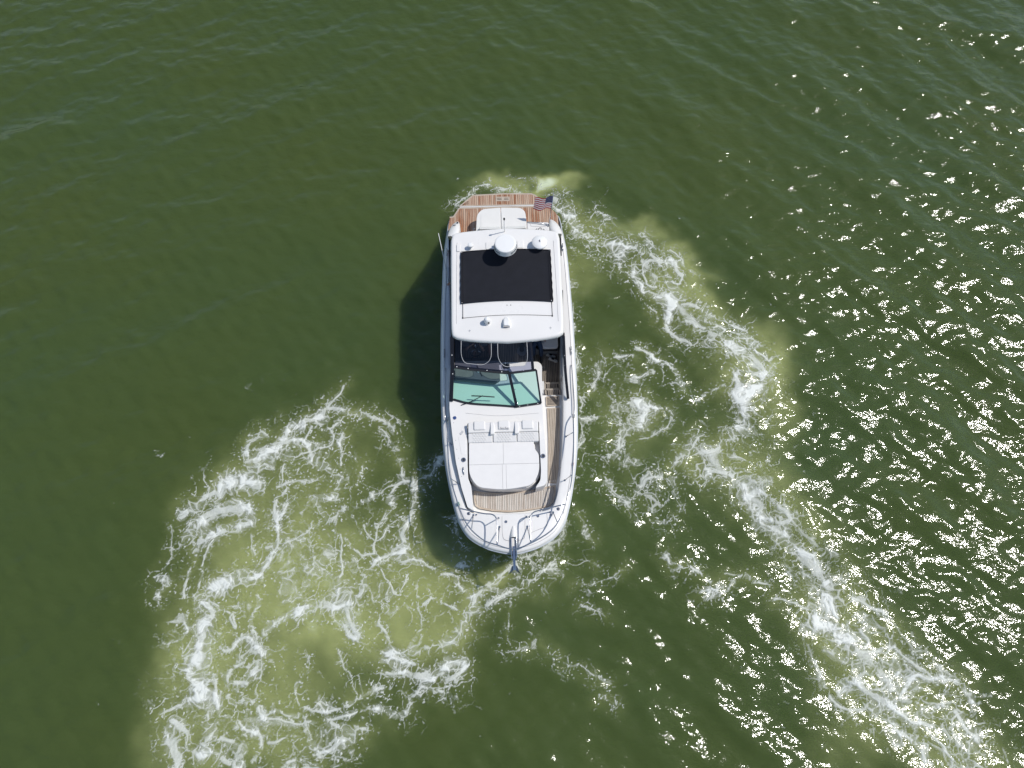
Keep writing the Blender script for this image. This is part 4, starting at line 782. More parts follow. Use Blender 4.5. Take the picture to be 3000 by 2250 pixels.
obj('hawse_hole', [(.02+.07*math.cos(R(a)), -4.343, 1.775+.085*math.sin(R(a))) for a in range(0, 181, 20)], [tuple(range(10))], 'black_plastic', boat)
tube('roller_pin', [(-.06, -4.82, 1.72), (.10, -4.82, 1.72)], .012, 'steel', roller, 8)

# ---- windshield
WB = [(-1.54, -.525, 1.77), (-1.075, -.657, 1.77), (-.28, -.735, 1.77), (.185, -.785, 1.77)]; WT = [(-1.47, .165, 2.4), (-1.04, .083, 2.4), (-.256, -.022, 2.4), (.01, -.05, 2.4)]
WB2 = [(.185, -.785, 1.77), (.865, -.697, 1.77)]; WT2 = [(.01, -.05, 2.4), (.744, .026, 2.4)]
ws = empty('windshield'); ws.parent = boat
for B_, T_ in ((WB, WT), (WB2, WT2)):
    b = smooth_path(B_, 5) if len(B_) > 2 else [Vector(a) for a in B_]; t = smooth_path(T_, 5) if len(T_) > 2 else [Vector(a) for a in T_]
    nn = (t[0]-b[0]).cross(b[-1]-b[0]).normalized()*.004
    rows = [[p-nn for p in b], [p.lerp(q, .5)-nn for p, q in zip(b, t)], [p-nn for p in t]]
    loft('pane', rows, 'glass_teal', ws, smooth=True)
obj('sill_frame', *g_bar(smooth_path(WB, 5), .05, .03), 'black_frame', ws); obj('sill_frame', *g_bar(WB2, .06, .03), 'black_frame', ws)
obj('top_frame', *g_bar([(p[0], p[1]+.02, p[2]) for p in smooth_path(WT, 5)], .10, .03), 'black_frame', ws); obj('top_frame', *g_bar(WT2, .06, .03), 'black_frame', ws)
obj('centre_post', *g_bar([(.20, -.80, 1.78), (.005, -.03, 2.42)], .075, .04), 'black_frame', ws); obj('side_post', *g_bar([WB2[1], WT2[1]], .045, .04), 'black_frame', ws)
obj('side_post', *g_bar([(-1.60, -.57, 1.76), (-1.52, .16, 2.40), (-1.50, .85, 2.86)], .10, .06), 'black_frame', ws)
for k, t in enumerate((.06, .3, .52, .72, .93)):
    i = t*15; p = smooth_path(WT, 5); a = p[int(i)].lerp(p[min(15, int(i)+1)], i-int(i)) if t < .9 else Vector((.4, .0, 2.4))
    lathe('snap', (a.x, a.y+.02, a.z+.016), [(0, .006), (.012, .004), (.014, 0)], 'white_plastic', ws, 10)
for y, z in ((-.0, 2.28), (.42, 2.58)): lathe('snap', (-1.515, y, z+.05), [(0, .006), (.012, .004), (.014, 0)], 'white_plastic', ws, 10)
for p in ((.28, -.782, 1.79), (.5, -.75, 1.79), (.78, -.715, 1.79)): lathe('snap', p, [(0, .006), (.010, .004), (.012, 0)], 'white_plastic', ws, 10)
for a, b in (((.12, -.42, 2.12), (.17, -.42, 2.13)), ((.19, -.72, 1.86), (.24, -.72, 1.87))): tube('hinge', [a, b], .014, 'steel', ws, 8)
wp = empty('windshield_wiper'); wp.parent = boat
tube('wiper_arm', [(-1.32, -.70, 1.775), (-1.05, -.62, 1.82), (-.72, -.52, 1.985)], .012, 'black_frame', wp, 6)
obj('wiper_blade', *g_bar([(-1.03, -.505, 1.955), (-.72, -.535, 1.985), (-.40, -.562, 1.965)], .022, .03), 'black_frame', wp)
obj('enclosure_strut', *g_bar([(.655, .03, 2.41), (.60, .70, 2.87)], .075, .035), 'black_frame', boat)
# clear enclosure curtain from windshield to hardtop, two windows with white piping
CB = smooth_path([(-1.45, .19, 2.41), (-1.04, .11, 2.41), (-.256, .005, 2.41), (.3, -.005, 2.41), (.64, .04, 2.41)], 6); CT = smooth_path([(-1.42, .84, 2.87), (-1.0, .76, 2.87), (-.25, .68, 2.87), (.3, .69, 2.87), (.59, .72, 2.87)], 6)
def cp(u, v):
    i = u*(len(CB)-1); k = min(int(i), len(CB)-2); f = i-k
    return CB[k].lerp(CB[k+1], f).lerp(CT[k].lerp(CT[k+1], f), v)+Vector((0, -.03, .03))*math.sin(math.pi*v)
cu = empty('enclosure_curtain'); cu.parent = boat
def ux(x): # u for local x along the curtain
    return min(range(401), key=lambda j: abs(cp(j/400, .4).x-x))/400
WN = ((ux(-1.27), ux(-.46)), (ux(-.28), ux(.52)))
def window_outline(u0, u1, vb=.17, n=8, ru=.10, rv=.42):
    P = [(u0, .97), (u0, vb+rv)]+[(u0+ru*(1-math.cos(R(90*k/n))), vb+rv*(1-math.sin(R(90*k/n)))) for k in range(1, n+1)]
    Q = [(u1-ru*(1-math.cos(R(90*k/n))), vb+rv*(1-math.sin(R(90*k/n)))) for k in range(n, 0, -1)]+[(u1, vb+rv), (u1, .97)]
    return P+Q
for u0, u1 in WN:
    o_ = window_outline(u0, u1)
    obj('clear_window', [cp(u, v)+Vector((0, 0, .002)) for u, v in o_], [tuple(range(len(o_)))], 'vinyl_clear', cu)
    tube('piping', [cp(u, v)+Vector((0, 0, .008)) for u, v in o_], .0075, 'pale_grey', cu, 6)
def hole_strip(u0, u1, wins):   # tinted border between and below the windows
    V = []; F = []; nu, nv = 80, 16
    def inside(u, v): return any(a < u < b and v > .17+.42*(1-math.sqrt(max(0, 1-(1-min(1, min(u-a, b-u)/.10))**2))) for a, b in wins)
    for j in range(nv+1):
        for i in range(nu+1): V.append(cp(i/nu, j/nv))
    for j in range(nv):
        for i in range(nu):
            if not inside((i+.5)/nu, (j+.5)/nv): F.append((j*(nu+1)+i, j*(nu+1)+i+1, (j+1)*(nu+1)+i+1, (j+1)*(nu+1)+i))
    return V, F
obj('tinted_border', *hole_strip(0, 1, WN), 'vinyl_navy', cu, smooth=True)
# side windows under the hardtop
for s_ in (-1, 1):
    sw = empty('side_window'); sw.parent = boat
    if s_ > 0:
        top = [(1.636, -.51, 1.57), (1.56, .11, 2.1), (1.50, .83, 2.80)]
        obj('window_frame', *g_bar(smooth_path(top, 5), .07, .05), 'black_frame', sw)
        obj('pane', [(1.63, -.50, 1.55), (1.555, .11, 2.08), (1.50, .83, 2.78), (1.55, .83, 1.44), (1.57, .1, 1.47)], [(0, 1, 4), (1, 2, 3, 4)], 'glass_clear', sw)
        for y, z in ((.70, 2.66), (.42, 2.40), (.22, 2.2)): lathe('snap', (1.53, y, z+.03), [(0, .006), (.010, .004), (.012, 0)], 'white_plastic', sw, 8)
    else: obj('pane', [(-1.63, -.50, 1.5), (-1.56, .11, 2.30), (-1.52, .83, 2.78), (-1.63, .83, 1.42), (-1.65, .1, 1.45)], [(0, 1, 4), (1, 2, 3, 4)], 'glass_dark', sw)
    xt, xb = 1.50*s_, 1.60*s_
    obj('pane', [(xt, .84, 2.82), (xt, 3.95, 2.82), (xb*1.08, 5.15, 1.2), (xb, .84, 1.44)], [(0, 1, 2, 3)], 'glass_dark', sw)
    for a, b in (((xt, .86, 2.84), (xb, .86, 1.40)), ((xt, 2.2, 2.84), (xb*1.01, 2.5, 1.38)), ((xt, 3.92, 2.84), (xb*1.08, 5.12, 1.2))):
        obj('window_frame', *g_bar([a, b], .10, .06), 'black_frame', sw)
    obj('window_frame', *g_bar([(xb, .86, 1.42), (xb*1.08, 5.0, 1.24)], .05, .05), 'black_frame', sw)
# ---- helm and cabin furniture seen under the hardtop
prism('helm_console', [(-1.58, .56), (-.27, .56), (-.27, .30), (-1.58, .30)], .75, 1.86, 'dash', boat, bevel=.03)
dp = rpoly([(-1.50, .60), (-.26, .58), (-.235, -.02), (-.40, -.12), (-.9, -.06), (-1.50, .02)], .05, 4)
dash = prism('dash_pad', dp, 1.74, 1.87, 'dash', boat, bevel=.03)
obj('dash_face', [(-1.5, .585, 1.86), (-.30, .585, 1.86), (-.30, .86, 1.45), (-1.5, .86, 1.45), (-1.5, .57, 1.0), (-.3, .57, 1.0)], [(0, 1, 2, 3), (3, 2, 5, 4), (0, 3, 4), (1, 5, 2)], 'black_plastic', boat)
for x0, x1 in ((-1.32, -1.06), (-1.02, -.80)): obj('dash_screen', [(x0, .63, 1.80), (x1, .63, 1.80), (x1, .79, 1.565), (x0, .79, 1.565)], [(0, 1, 2, 3)], 'black_frame', boat)
cpm = lathe('compass', (-.84, .25, 1.87), [(0, .035), (.035, .03), (.04, .0)], 'white_plastic', boat, 18); lathe('compass_card', (-.84, .25, 1.90), [(0, .012), (.02, .008), (.022, 0)], 'decal_blue', cpm, 14)
bar('dash_trim', (-.88, .42, 1.872), (-.74, .10, 1.872), .03, .008, 'black_plastic', boat)
wheel = empty('steering_wheel'); wheel.parent = boat
wc = Vector((-.93, 1.05, 1.60)); tn = Vector((0, -.55, .83)).normalized(); e1 = Vector((1, 0, 0)); e2 = tn.cross(e1)
obj('wheel_rim', *g_tube([wc+(e1*math.cos(2*math.pi*k/24)+e2*math.sin(2*math.pi*k/24))*.20 for k in range(24)], .017, 8, True), 'black_plastic', wheel, smooth=True)
for a in (90, 210, 330): tube('spoke', [wc-tn*.03, wc+(e1*math.cos(R(a))+e2*math.sin(R(a)))*.20], .014, 'steel', wheel, 6)
tube('column', [wc-tn*.02, wc-tn*.30], .03, 'black_plastic', wheel, 8); lathe('hub', tuple(wc-Vector((0, 0, .02))), [(0, .03), (.035, .025), (.04, 0)], 'steel', wheel, 12)
# sink module behind the windshield
prism('sink_basin', rpoly([(-.17, .52), (.02, .52), (.02, .36), (-.17, .36)], .06, 5), 1.748, 1.754, 'black_plastic', boat)
loft('sink_rim', [[(x, y, 1.751) for x, y in insetp(rpoly([(-.17, .52), (.02, .52), (.02, .36), (-.17, .36)], .06, 5), k)] if h == 0 else [(x, y, 1.751+h) for x, y in insetp(rpoly([(-.17, .52), (.02, .52), (.02, .36), (-.17, .36)], .06, 5), k)] for k, h in ((-.035, 0), (-.03, .02), (-.01, .02), (-.005, 0))], 'pale_grey', boat, close=True)
tube('sink_tap', [(-.08, .56, 1.75), (-.08, .56, 1.86), (-.08, .50, 1.89), (-.08, .46, 1.86)], .013, 'chrome', boat, 8, sm=4)
lathe('winch_knob', (.98, .50, 1.45), [(0, .10), (.03, .10), (.035, .06), (.02, .04), (.05, .02), (.05, 0)], 'black_plastic', boat, 14)
# helm bench and port companion seat
hb = empty('helm_seat'); hb.parent = boat
prism('seat_base', rpoly([(-1.42, 1.55), (-.28, 1.55), (-.28, 2.15), (-1.42, 2.15)], .08, 4), .75, 1.22, 'liner_white', hb); prism('seat_cushion', rpoly([(-1.42, 1.45), (-.28, 1.45), (-.28, 2.05), (-1.42, 2.05)], .08, 4), 1.22, 1.36, 'vinyl', hb, bevel=.03)
prism('seat_back', rpoly([(-1.42, 2.05), (-.28, 2.05), (-.28, 2.2), (-1.42, 2.2)], .04, 4), 1.36, 1.95, 'vinyl', hb, bevel=.03)
ps = empty('companion_seat'); ps.parent = boat
prism('seat_base', rpoly([(.75, 1.22), (1.50, 1.22), (1.52, 2.6), (.75, 2.6)], .08, 4), .75, 1.12, 'liner', ps); prism('seat_trim', rpoly([(.95, 1.15), (1.50, 1.15), (1.52, 2.6), (.75, 2.6), (.75, 1.35)], .10, 4), 1.12, 1.17, 'black_plastic', ps); prism('seat_cushion', rpoly([(1.0, 1.19), (1.47, 1.19), (1.49, 2.58), (.77, 2.58), (.77, 1.4)], .10, 4), 1.17, 1.28, 'vinyl', ps, bevel=.03)
pd = empty('seat_pedestal'); pd.parent = boat
lathe('pedestal_base', (.42, 1.35, .752), [(0, .03), (.10, .03), (.15, .012), (.155, 0)], 'liner', pd, 20); lathe('pedestal_post', (.42, 1.38, .78), [(.07, 0), (.06, .4), (0, .4)], 'black_plastic', pd, 14)
prism('liner_wall', [(1.53, .3), (1.56, 1.0), (1.6, 2.0), (1.62, 5.0), (1.58, 5.0), (1.56, 2.0), (1.52, 1.0), (1.49, .3)], .75, 1.36, 'liner_white', boat)
# ---- stern: swim platform, sun lounge, quarter wings
PL = [(-1.49, 6.77), (-1.043, 7.214), (-.9, 7.225), (0, 7.262), (.931, 7.235), (1.049, 7.17), (1.44, 6.77)]
prism('platform_core', insetp(PL, .006), .30, .455, 'gelcoat', boat, bevel=.02)
planked('swim_platform', boat, PL, .50, 'teak_wet', .062, .010, inset=insetp(PL, .05), margin_m='teak_edge', base_d=.04)
obj('platform_trim', *g_bar([(-1.46, 6.745, .49), (1.48, 6.745, .49)], .026, .03), 'white_plastic', boat)
AD = [(-1.47, 6.72), (1.49, 6.72), (1.60, 6.55), (1.75, 6.36), (1.80, 6.14), (1.81, 5.95), (1.79, 5.72), (1.72, 5.85), (1.62, 6.0), (1.53, 6.05), (1.44, 6.02), (1.41, 5.7), (.71, 5.74), (.71, 5.0), (-1.42, 5.0), (-1.42, 5.9), (-1.44, 6.04), (-1.53, 6.07), (-1.64, 5.98), (-1.74, 5.82), (-1.81, 5.62), (-1.83, 5.9), (-1.82, 6.15), (-1.79, 6.34), (-1.66, 6.36)]
prism('aft_deck_core', insetp(AD, .004), .30, .455, 'gelcoat', boat)
planked('aft_deck_teak', boat, AD, .50, 'teak_wet', .062, .010, base_d=.04)
obj('margin_board', *g_bar([(-1.46, 6.70, .501), (1.48, 6.70, .501)], .05, .006), 'teak_edge', boat)
obj('margin_board', *g_bar([(-1.47, 6.70, .502), (-1.66, 6.36, .502), (-1.79, 6.345, .502)], .05, .006), 'teak_edge', boat)
lid = prism('platform_hatch', rpoly([(-.26, 7.12), (.20, 7.115), (.197, 6.94), (-.262, 6.945)], .02, 3), .495, .506, 'teak_edge', boat)
for x in (-.19, .04):
    for y in (7.055, 7.005): box('slot', (x+.045, y, .506), (.15, .016, .004), 'caulk', lid)
for k in range(3): box('drain_slot', (-1.20-.02*k, 6.95-.045*k, .503), (.07+.045*k, .012, .004), 'caulk', boat)
lb = rpoly([(-.90, 5.2), (.69, 5.2), (.70, 5.9), (.62, 6.2), (-.70, 6.22), (-.87, 6.0)], .12, 5)
lounge = prism('stern_lounge', lb, .5, .92, 'gelcoat', boat, bevel=.03)
ca = rpoly([(-.92, 5.2), (-.115, 5.2), (-.115, 6.29), (-.70, 6.255), (-.875, 6.04)], [.02, .02, .03, .14, .14], 5)
cb = rpoly([(-.105, 5.2), (.70, 5.2), (.705, 5.75), (.67, 6.13), (.53, 6.27), (-.105, 6.29)], [.02, .02, .05, .12, .12, .03], 5)
for q in (ca, cb): prism('lounge_cushion', q, .92, 1.05, 'vinyl_cream', lounge, bevel=.03, seg=3)
for q in (rpoly([(-.75, 5.56), (-.135, 5.56), (-.135, 6.12), (-.62, 6.12), (-.75, 6.03)], .04, 3), rpoly([(-.085, 5.56), (.66, 5.56), (.66, 6.0), (.45, 6.12), (-.085, 6.12)], .04, 3)):
    prism('cushion_inlay', q, 1.045, 1.058, 'vinyl_cream', lounge, bevel=.005)
for x0, x1 in ((-.80, -.11), (-.10, .68)): obj('lounge_backrest', *wedge(x0, x1, 5.51, 1.14, 5.28, 1.36, .10), 'vinyl_cream', lounge, bevel=.035, seg=3)
tube('lounge_handle', [(-.955, 5.75, .72), (-.99, 5.7, .75), (-.99, 5.45, .75), (-.955, 5.40, .72)], .014, 'steel', boat, 8, sm=4)
md = prism('transom_module', [(.712, 5.0), (1.46, 5.0), (1.40, 5.70), (.712, 5.74)], .5, 1.05, 'gelcoat', boat, bevel=.03)
tube('hatch_seam', [(.80, 5.69, 1.052), (.84, 5.555, 1.052), (1.28, 5.53, 1.052), (1.335, 5.56, 1.052), (1.32, 5.67, 1.052)], .005, 'seam', md, 5)
tube('grab_rail', [(.72, 5.70, 1.08), (1.05, 5.65, 1.10), (1.40, 5.57, 1.10)], .012, 'steel', boat, 8)
for k, (x, y, r_) in enumerate(((1.12, 5.42, .055), (1.03, 5.40, .045), (1.20, 5.38, .05), (1.11, 5.34, .05), (1.22, 5.31, .045))):
    hc = tube('coiled_hose' if k == 0 else 'hose_loop', [(x+r_*math.cos(R(a)), y+r_*math.sin(R(a)), 1.075+.01*math.sin(R(a*2+50*k))) for a in range(10+70*k, 300+70*k, 20)], .008, 'black_plastic', boat if k == 0 else hose, 6)
    if k == 0: hose = hc
# quarter wings: gunwale sweeping down to the platform
for s_ in (-1, 1):
    W_ = [[(-1.86, 4.6, .9), (-1.85, 5.1, .9), (-1.80, 5.5, .5), (-1.71, 5.82, .5), (-1.60, 6.00, .5), (-1.54, 6.05, .5)],
          [(-1.855, 4.6, 1.20), (-1.84, 5.1, 1.10), (-1.785, 5.5, .95), (-1.70, 5.80, .80), (-1.60, 5.97, .70), (-1.54, 6.03, .66)],
          [(-1.80, 4.6, 1.26), (-1.78, 5.1, 1.19), (-1.72, 5.5, 1.05), (-1.65, 5.78, .91), (-1.57, 5.94, .80), (-1.53, 6.01, .74)],
          [(-1.70, 4.6, 1.27), (-1.65, 5.1, 1.21), (-1.58, 5.42, 1.10), (-1.55, 5.72, .96), (-1.52, 5.92, .84), (-1.51, 6.0, .76)],
          [(-1.62, 4.6, 1.27), (-1.52, 5.1, 1.21), (-1.45, 5.42, 1.10), (-1.44, 5.72, .95), (-1.46, 5.92, .82), (-1.48, 6.0, .74)],
          [(-1.60, 4.6, 1.22), (-1.49, 5.1, 1.15), (-1.425, 5.42, 1.03), (-1.42, 5.72, .88), (-1.445, 5.93, .74), (-1.475, 6.03, .64)],
          [(-1.60, 4.6, .5), (-1.49, 5.1, .5), (-1.42, 5.42, .5), (-1.415, 5.72, .5), (-1.44, 5.95, .5), (-1.49, 6.05, .5)]]
    rows = [smooth_path([(-x*s_, y, z) for x, y, z in r_], 4) for r_ in W_]

    wg = loft('quarter_wing', rows, 'gelcoat', boat, smooth=True)
    tube('teak_fillet', [(1.405*s_, 5.2, .507), (1.40*s_, 5.75, .507), (1.43*s_, 6.0, .507), (1.52*s_, 6.08, .507), (1.64*s_, 6.0, .507), (1.74*s_, 5.83, .507), (1.805*s_, 5.62, .507)], .026, 'teak_edge_red', boat, 6, sm=4)
lathe('wing_fitting', (-1.50, 5.83, .93), [(0, .012), (.03, .01), (.032, 0)], 'black_plastic', boat, 10)
bar('wing_vent', (-1.64, 5.68, 1.01), (-1.55, 5.70, 1.0), .02, .01, 'black_plastic', boat)
prism('passage_step', rpoly([(-1.40, 5.0), (-.95, 5.0), (-.95, 5.35), (-1.40, 5.35)], .03, 3), .5, .62, 'teak_grey', boat)
prism('cockpit_aft_seat', rpoly([(-.8, 4.4), (1.5, 4.4), (1.5, 5.15), (-.8, 5.15)], .05, 3), .75, 1.15, 'liner', boat)
# ---- hardtop
HT = [(0, .615), (.75, .665), (1.2, .73), (1.42, .80), (1.51, .97), (1.53, 1.8), (1.545, 3.55), (1.525, 3.93), (1.41, 4.085), (.8, 4.17), (0, 4.225)]
HT = smooth_path([(x, y, 0) for x, y in HT], 4); HTL = [(p.x, p.y) for p in HT]; HTF = HTL+[(-x, y) for x, y in HTL[-2:0:-1]]
def hrow(k, z, cr=.0):
    P = insetp(HTF, k) if k < .3 else HTF
    return [(x, y, z-cr*(x/1.5)**2) for x, y in P]
rows = [hrow(.10, 2.80), hrow(.01, 2.83), hrow(0, 2.86), hrow(.004, 2.90), hrow(.02, 2.938), hrow(.045, 2.955), hrow(.10, 2.960, .0)]
def hz(x, y): return 3.0-.038*(x/1.5)**2-.012*((y-2.4)/1.8)**2
c0 = (0, 2.4)
for k in (.9, .7, .45, .2): rows.append([(c0[0]+(x-c0[0])*k, c0[1]+(y-c0[1])*k, hz((x-c0[0])*k, c0[1]+(y-c0[1])*k)-(.01 if k == .9 else 0)) for x, y in HTF])
hard = loft('hardtop', rows, 'gelcoat', boat, close=True, cap=True, smooth=True)
prism('headliner', insetp(HTF, .13), 2.785, 2.798, 'liner', hard)
# sunroof canvas: stretched cloth with sag and puckered hem
V = []; F_ = []; nu, nv = 40, 26
for j in range(nv+1):
    v = j/nv; fr = 1.79+.055*(1-abs(2*.5-1)); 
    for i in range(nu+1):
        u = i/nu; x = -1.25+2.495*u; b = 4*u*(1-u); y0 = 1.785+.055*b; y1 = 3.415+.04*b; y = y0+(y1-y0)*v
        e = min(u, 1-u)*2.5; e2 = min(v, 1-v)*1.6; z = hz(x, y)+.012-.012*min(1, e/.12)*min(1, e2/.1)+.004*math.sin(23*u+5*v)*math.exp(-e*6)+.003*math.sin(31*v+4)*math.exp(-e*5)+.006*(1-min(1, e/.03))
        V.append((x+.006*math.sin(v*40)*(1 if u in (0, 1) else 0), y, z+.012))
for j in range(nv):
    for i in range(nu): F_.append((j*(nu+1)+i, j*(nu+1)+i+1, (j+1)*(nu+1)+i+1, (j+1)*(nu+1)+i))
cv = obj('sunroof_canvas', V, F_, 'canvas', hard, smooth=True)
edge = [V[i] for i in range(nu+1)]+[V[j*(nu+1)+nu] for j in range(1, nv+1)]+[V[nv*(nu+1)+i] for i in range(nu-1, -1, -1)]+[V[j*(nu+1)] for j in range(nv-1, 0, -1)]
tube('canvas_hem', [(x, y, z+.002) for x, y, z in edge], .016, 'canvas', hard, 6, close=True)
for x in (-1.19, 1.19): tube('canvas_batten', [(x, 1.80, hz(x, 1.8)+.022), (x, 2.6, hz(x, 2.6)+.022), (x, 3.40, hz(x, 3.4)+.022)], .010, 'canvas', hard, 6)
for x, y in ((-1.22, 1.80), (1.21, 1.81), (-1.23, 3.40), (1.22, 3.41)): lathe('snap', (x, y, hz(x, y)+.03), [(0, .006), (.010, .004), (.012, 0)], 'white_plastic', hard, 8)
pn = [(-1.20, 1.35), (-.6, 1.385), (0, 1.402), (.6, 1.39), (1.215, 1.36)]
tube('panel_seam', [(x, y, hz(x, y)+.002) for x, y in pn], .007, 'black_plastic', hard, 5, sm=4)
for x in (-1.20, 1.215): tube('panel_seam', [(x, 1.35, hz(x, 1.35)+.002), (x, 1.6, hz(x, 1.6)+.002), (x, 1.78, hz(x, 1.78)+.002)], .008, 'black_plastic', hard, 5)
for x in (-1.20, 1.215): box('panel_latch', (x, 1.36, hz(x, 1.36)+.005), (.03, .05, .015), 'black_plastic', hard, bevel=.004)
for x in (0, .10): lathe('panel_button', (x, 1.70, hz(x, 1.7)), [(0, .006), (.012, .005), (.013, 0)], 'black_plastic', hard, 10)
for s_ in (-1, 1): tube('roof_seam', [(1.36*s_, 3.75, hz(1.36, 3.75)-.002), (1.37*s_, 2.5, hz(1.37, 2.5)-.002), (1.37*s_, 1.2, hz(1.37, 1.2)-.004)], .005, 'pale_grey', hard, 5, sm=3)
for x0, x1, y0, y1 in ((-.55, -.30, 3.48, 3.72), (.33, .50, 3.50, 3.74), (-1.37, -1.27, 3.45, 3.68)): prism('roof_pad', rpoly([(x0, y0), (x1, y0), (x1, y1), (x0, y1)], .02, 3), 2.97, hz(x0, y0)+.018, 'gelcoat', hard, bevel=.008)
for x, y, a in ((-1.02, .98, 20), (1.15, 1.01, -20)): tube('roof_eye', [(x, y, 2.975), (x, y, 3.0), (x+.03, y-.03, 3.0)], .006, 'steel', hard, 6)
# radar dome on its bracket
rad = empty('radar_dome', (-.005, 3.29, 0)); rad.parent = boat
lathe('dome', (0, 0, 3.40), [(0, -.02), (.27, -.02), (.312, -.005), (.32, .01), (.292, .165), (.282, .18), (.25, .188), (0, .194)], 'white_plastic', rad, 64)
prism('bracket', rpoly([(-.12, .0), (.12, .0), (.16, .35), (-.16, .35)], .03, 3), 2.95, 3.39, 'white_plastic', rad, bevel=.02)
def bend(a0, flip=1):
    def f(co):
        a = R(a0)+co.x/.318; r_ = .3225-(.065+co.y)*.181+co.z
        return Vector((r_*math.sin(a), -r_*math.cos(a), 3.475+co.y))
    return f
for a0 in (-62, 60, 180): text_mesh('lettering', 'SIMRAD', .105, 'lettering', rad, bend(a0))
sat = empty('satellite_dome', (.95, 3.55, 0)); sat.parent = boat
lathe('dome', (0, 0, 3.16), [(0, -.02), (.20, -.02), (.214, 0), (.216, .035), (.20, .05), (.12, .08), (.03, .098), (0, .10)], 'white_plastic', sat, 40, smooth=True); lathe('foot', (0, .03, 2.94), [(.10, 0), (.09, .05), (.07, .2), (0, .2)], 'white_plastic', sat, 20)
obj('dark_triangle', [(-.03, .0, 3.262), (.015, .05, 3.260), (.015, -.05, 3.260)], [(0, 1, 2)], 'lettering', sat)  # flat dark triangle laid on top of the dome
gps = lathe('gps_antenna', (-.98, 3.56, 2.97), [(.03, -.02), (.03, .08), (.07, .09), (.078, .11), (.072, .16), (.05, .175), (0, .178)], 'white_plastic', boat, 24)
msl = empty('anchor_light', (-.02, 4.07, 2.95)); msl.parent = boat
tube('mast', [(0, 0, 0), (0, -.02, .62)], .013, 'white_plastic', msl, 8); lathe('lamp', (0, -.02, .62), [(.016, 0), (.026, .01), (.026, .07), (.015, .085), (0, .085)], 'black_plastic', msl, 14)
tcm = empty('thermal_camera', (-.545, 1.20, 2.965)); tcm.parent = boat
lathe('base', (0, 0, 0), [(.115, 0), (.11, .02), (.085, .03), (.085, .06), (0, .06)], 'white_plastic', tcm, 24); lathe('head', (0, 0, .06), [(.075, 0), (.085, .05), (.085, .11), (.07, .16), (.04, .185), (0, .19)], 'white_plastic', tcm, 24, smooth=True)
obj('lens', [(.04+.03*math.cos(R(a)), -.075+.012*math.sin(R(a))-.01, .15+.03*math.sin(R(a))) for a in range(0, 360, 30)], [tuple(range(12))], 'black_plastic', tcm); lathe('collar', (0, 0, .028), [(.094, 0), (.094, .006), (.08, .006)], 'pale_grey', tcm, 24)
spl = empty('searchlight', (-.03, 1.16, 2.965)); spl.parent = boat
rows = [[(w*x, y, z0+h*z) for x, z in ((-1, 0), (-.95, .7), (-.6, 1), (.6, 1), (.95, .7), (1, 0))] for y, w, z0, h in ((.17, .05, .0, .05), (.10, .085, 0, .10), (.0, .10, 0, .15), (-.09, .10, .0, .16), (-.13, .095, .0, .15))]
loft('housing', rows, 'white_plastic', spl, cap=True, smooth=False); obj('lens', [(-.075, -.135, .02), (.075, -.135, .02), (.075, -.137, .11), (.045, -.138, .135), (-.045, -.138, .135), (-.075, -.137, .11)], [tuple(range(6))], 'steel', spl)
tube('whip_antenna', [(-1.72, 3.36, 1.40), (-1.73, 3.42, 1.62), (-1.90, 4.12, 2.9)], [.018, .014, .008], 'white_plastic', boat, 8)

# ------------------------------------------------------------------ things on board
def bl(x, y, z):
    c, s = math.cos(R(1.5)), math.sin(R(1.5)); return (c*x-s*y-.09, s*x+c*y, z)
# ensign on its staff
fl = tag(empty('flag', bl(1.40, 5.55, 1.08), R(1.5)), 'small stars and stripes flag blowing from a steel staff at the stern corner', 'flag')
tube('staff', [(0, 0, 0), (.126, .52, .92)], .011, 'steel', fl, 8); lathe('finial', (.128, .53, .92), [(0, .03), (.012, .02), (.014, 0), (0, 0)], 'steel', fl, 10)
lathe('socket', (0, 0, -.02), [(.03, 0), (.028, .03), (.014, .05), (0, .05)], 'steel', fl, 12)
h0, h1 = Vector((.066, .28, .49)), Vector((.116, .48, .86))
def fp(u, v, off=0):
    b = h0.lerp(h1, v); w = .040*math.sin(u*7.5+v*1.2)*min(1, u*3); d = Vector((-.56*u, -.02*u+w*.5-.05*u*v, -.03*u*u+w)); n = Vector((0, -.85, .5))
    return b+d+n*off
VV = [fp(i/30, j/26) for j in range(27) for i in range(31)]
def ff(sel): return [(j*31+i, j*31+i+1, (j+1)*31+i+1, (j+1)*31+i) for j in range(26) for i in range(30) if sel(i, j)]
canton = lambda i, j: j >= 12 and i < 12
for k in range(13):
    rws = [f for f in ff(lambda i, j: j//2 == k and not canton(i, j))]
    us = sorted({v for f in rws for v in f}); ix = {v: n for n, v in enumerate(us)}
    obj('stripe', [VV[v] for v in us], [tuple(ix[v] for v in f) for f in rws], 'flag_red' if k % 2 == 0 else 'flag_white', fl, smooth=True)
rws = ff(canton); us = sorted({v for f in rws for v in f}); ix = {v: n for n, v in enumerate(us)}
ct_ = obj('canton', [VV[v] for v in us], [tuple(ix[v] for v in f) for f in rws], 'flag_blue', fl, smooth=True)
sb_ = MB()
for r_ in range(9):
    for c_ in range(6 if r_ % 2 == 0 else 5):
        u = (.033+c_*.0667+(0 if r_ % 2 == 0 else .0333)); v = .49+r_*.0575
        for off in (.002, -.002):
            P = [fp(u+(.012 if k % 2 == 0 else .0048)*math.cos(R(90+36*k)), v+(.019 if k % 2 == 0 else .0075)*math.sin(R(90+36*k)), off) for k in range(10)]
            sb_.add(P, [tuple(range(10))])
sb_.build('stars', 'flag_white', ct_)
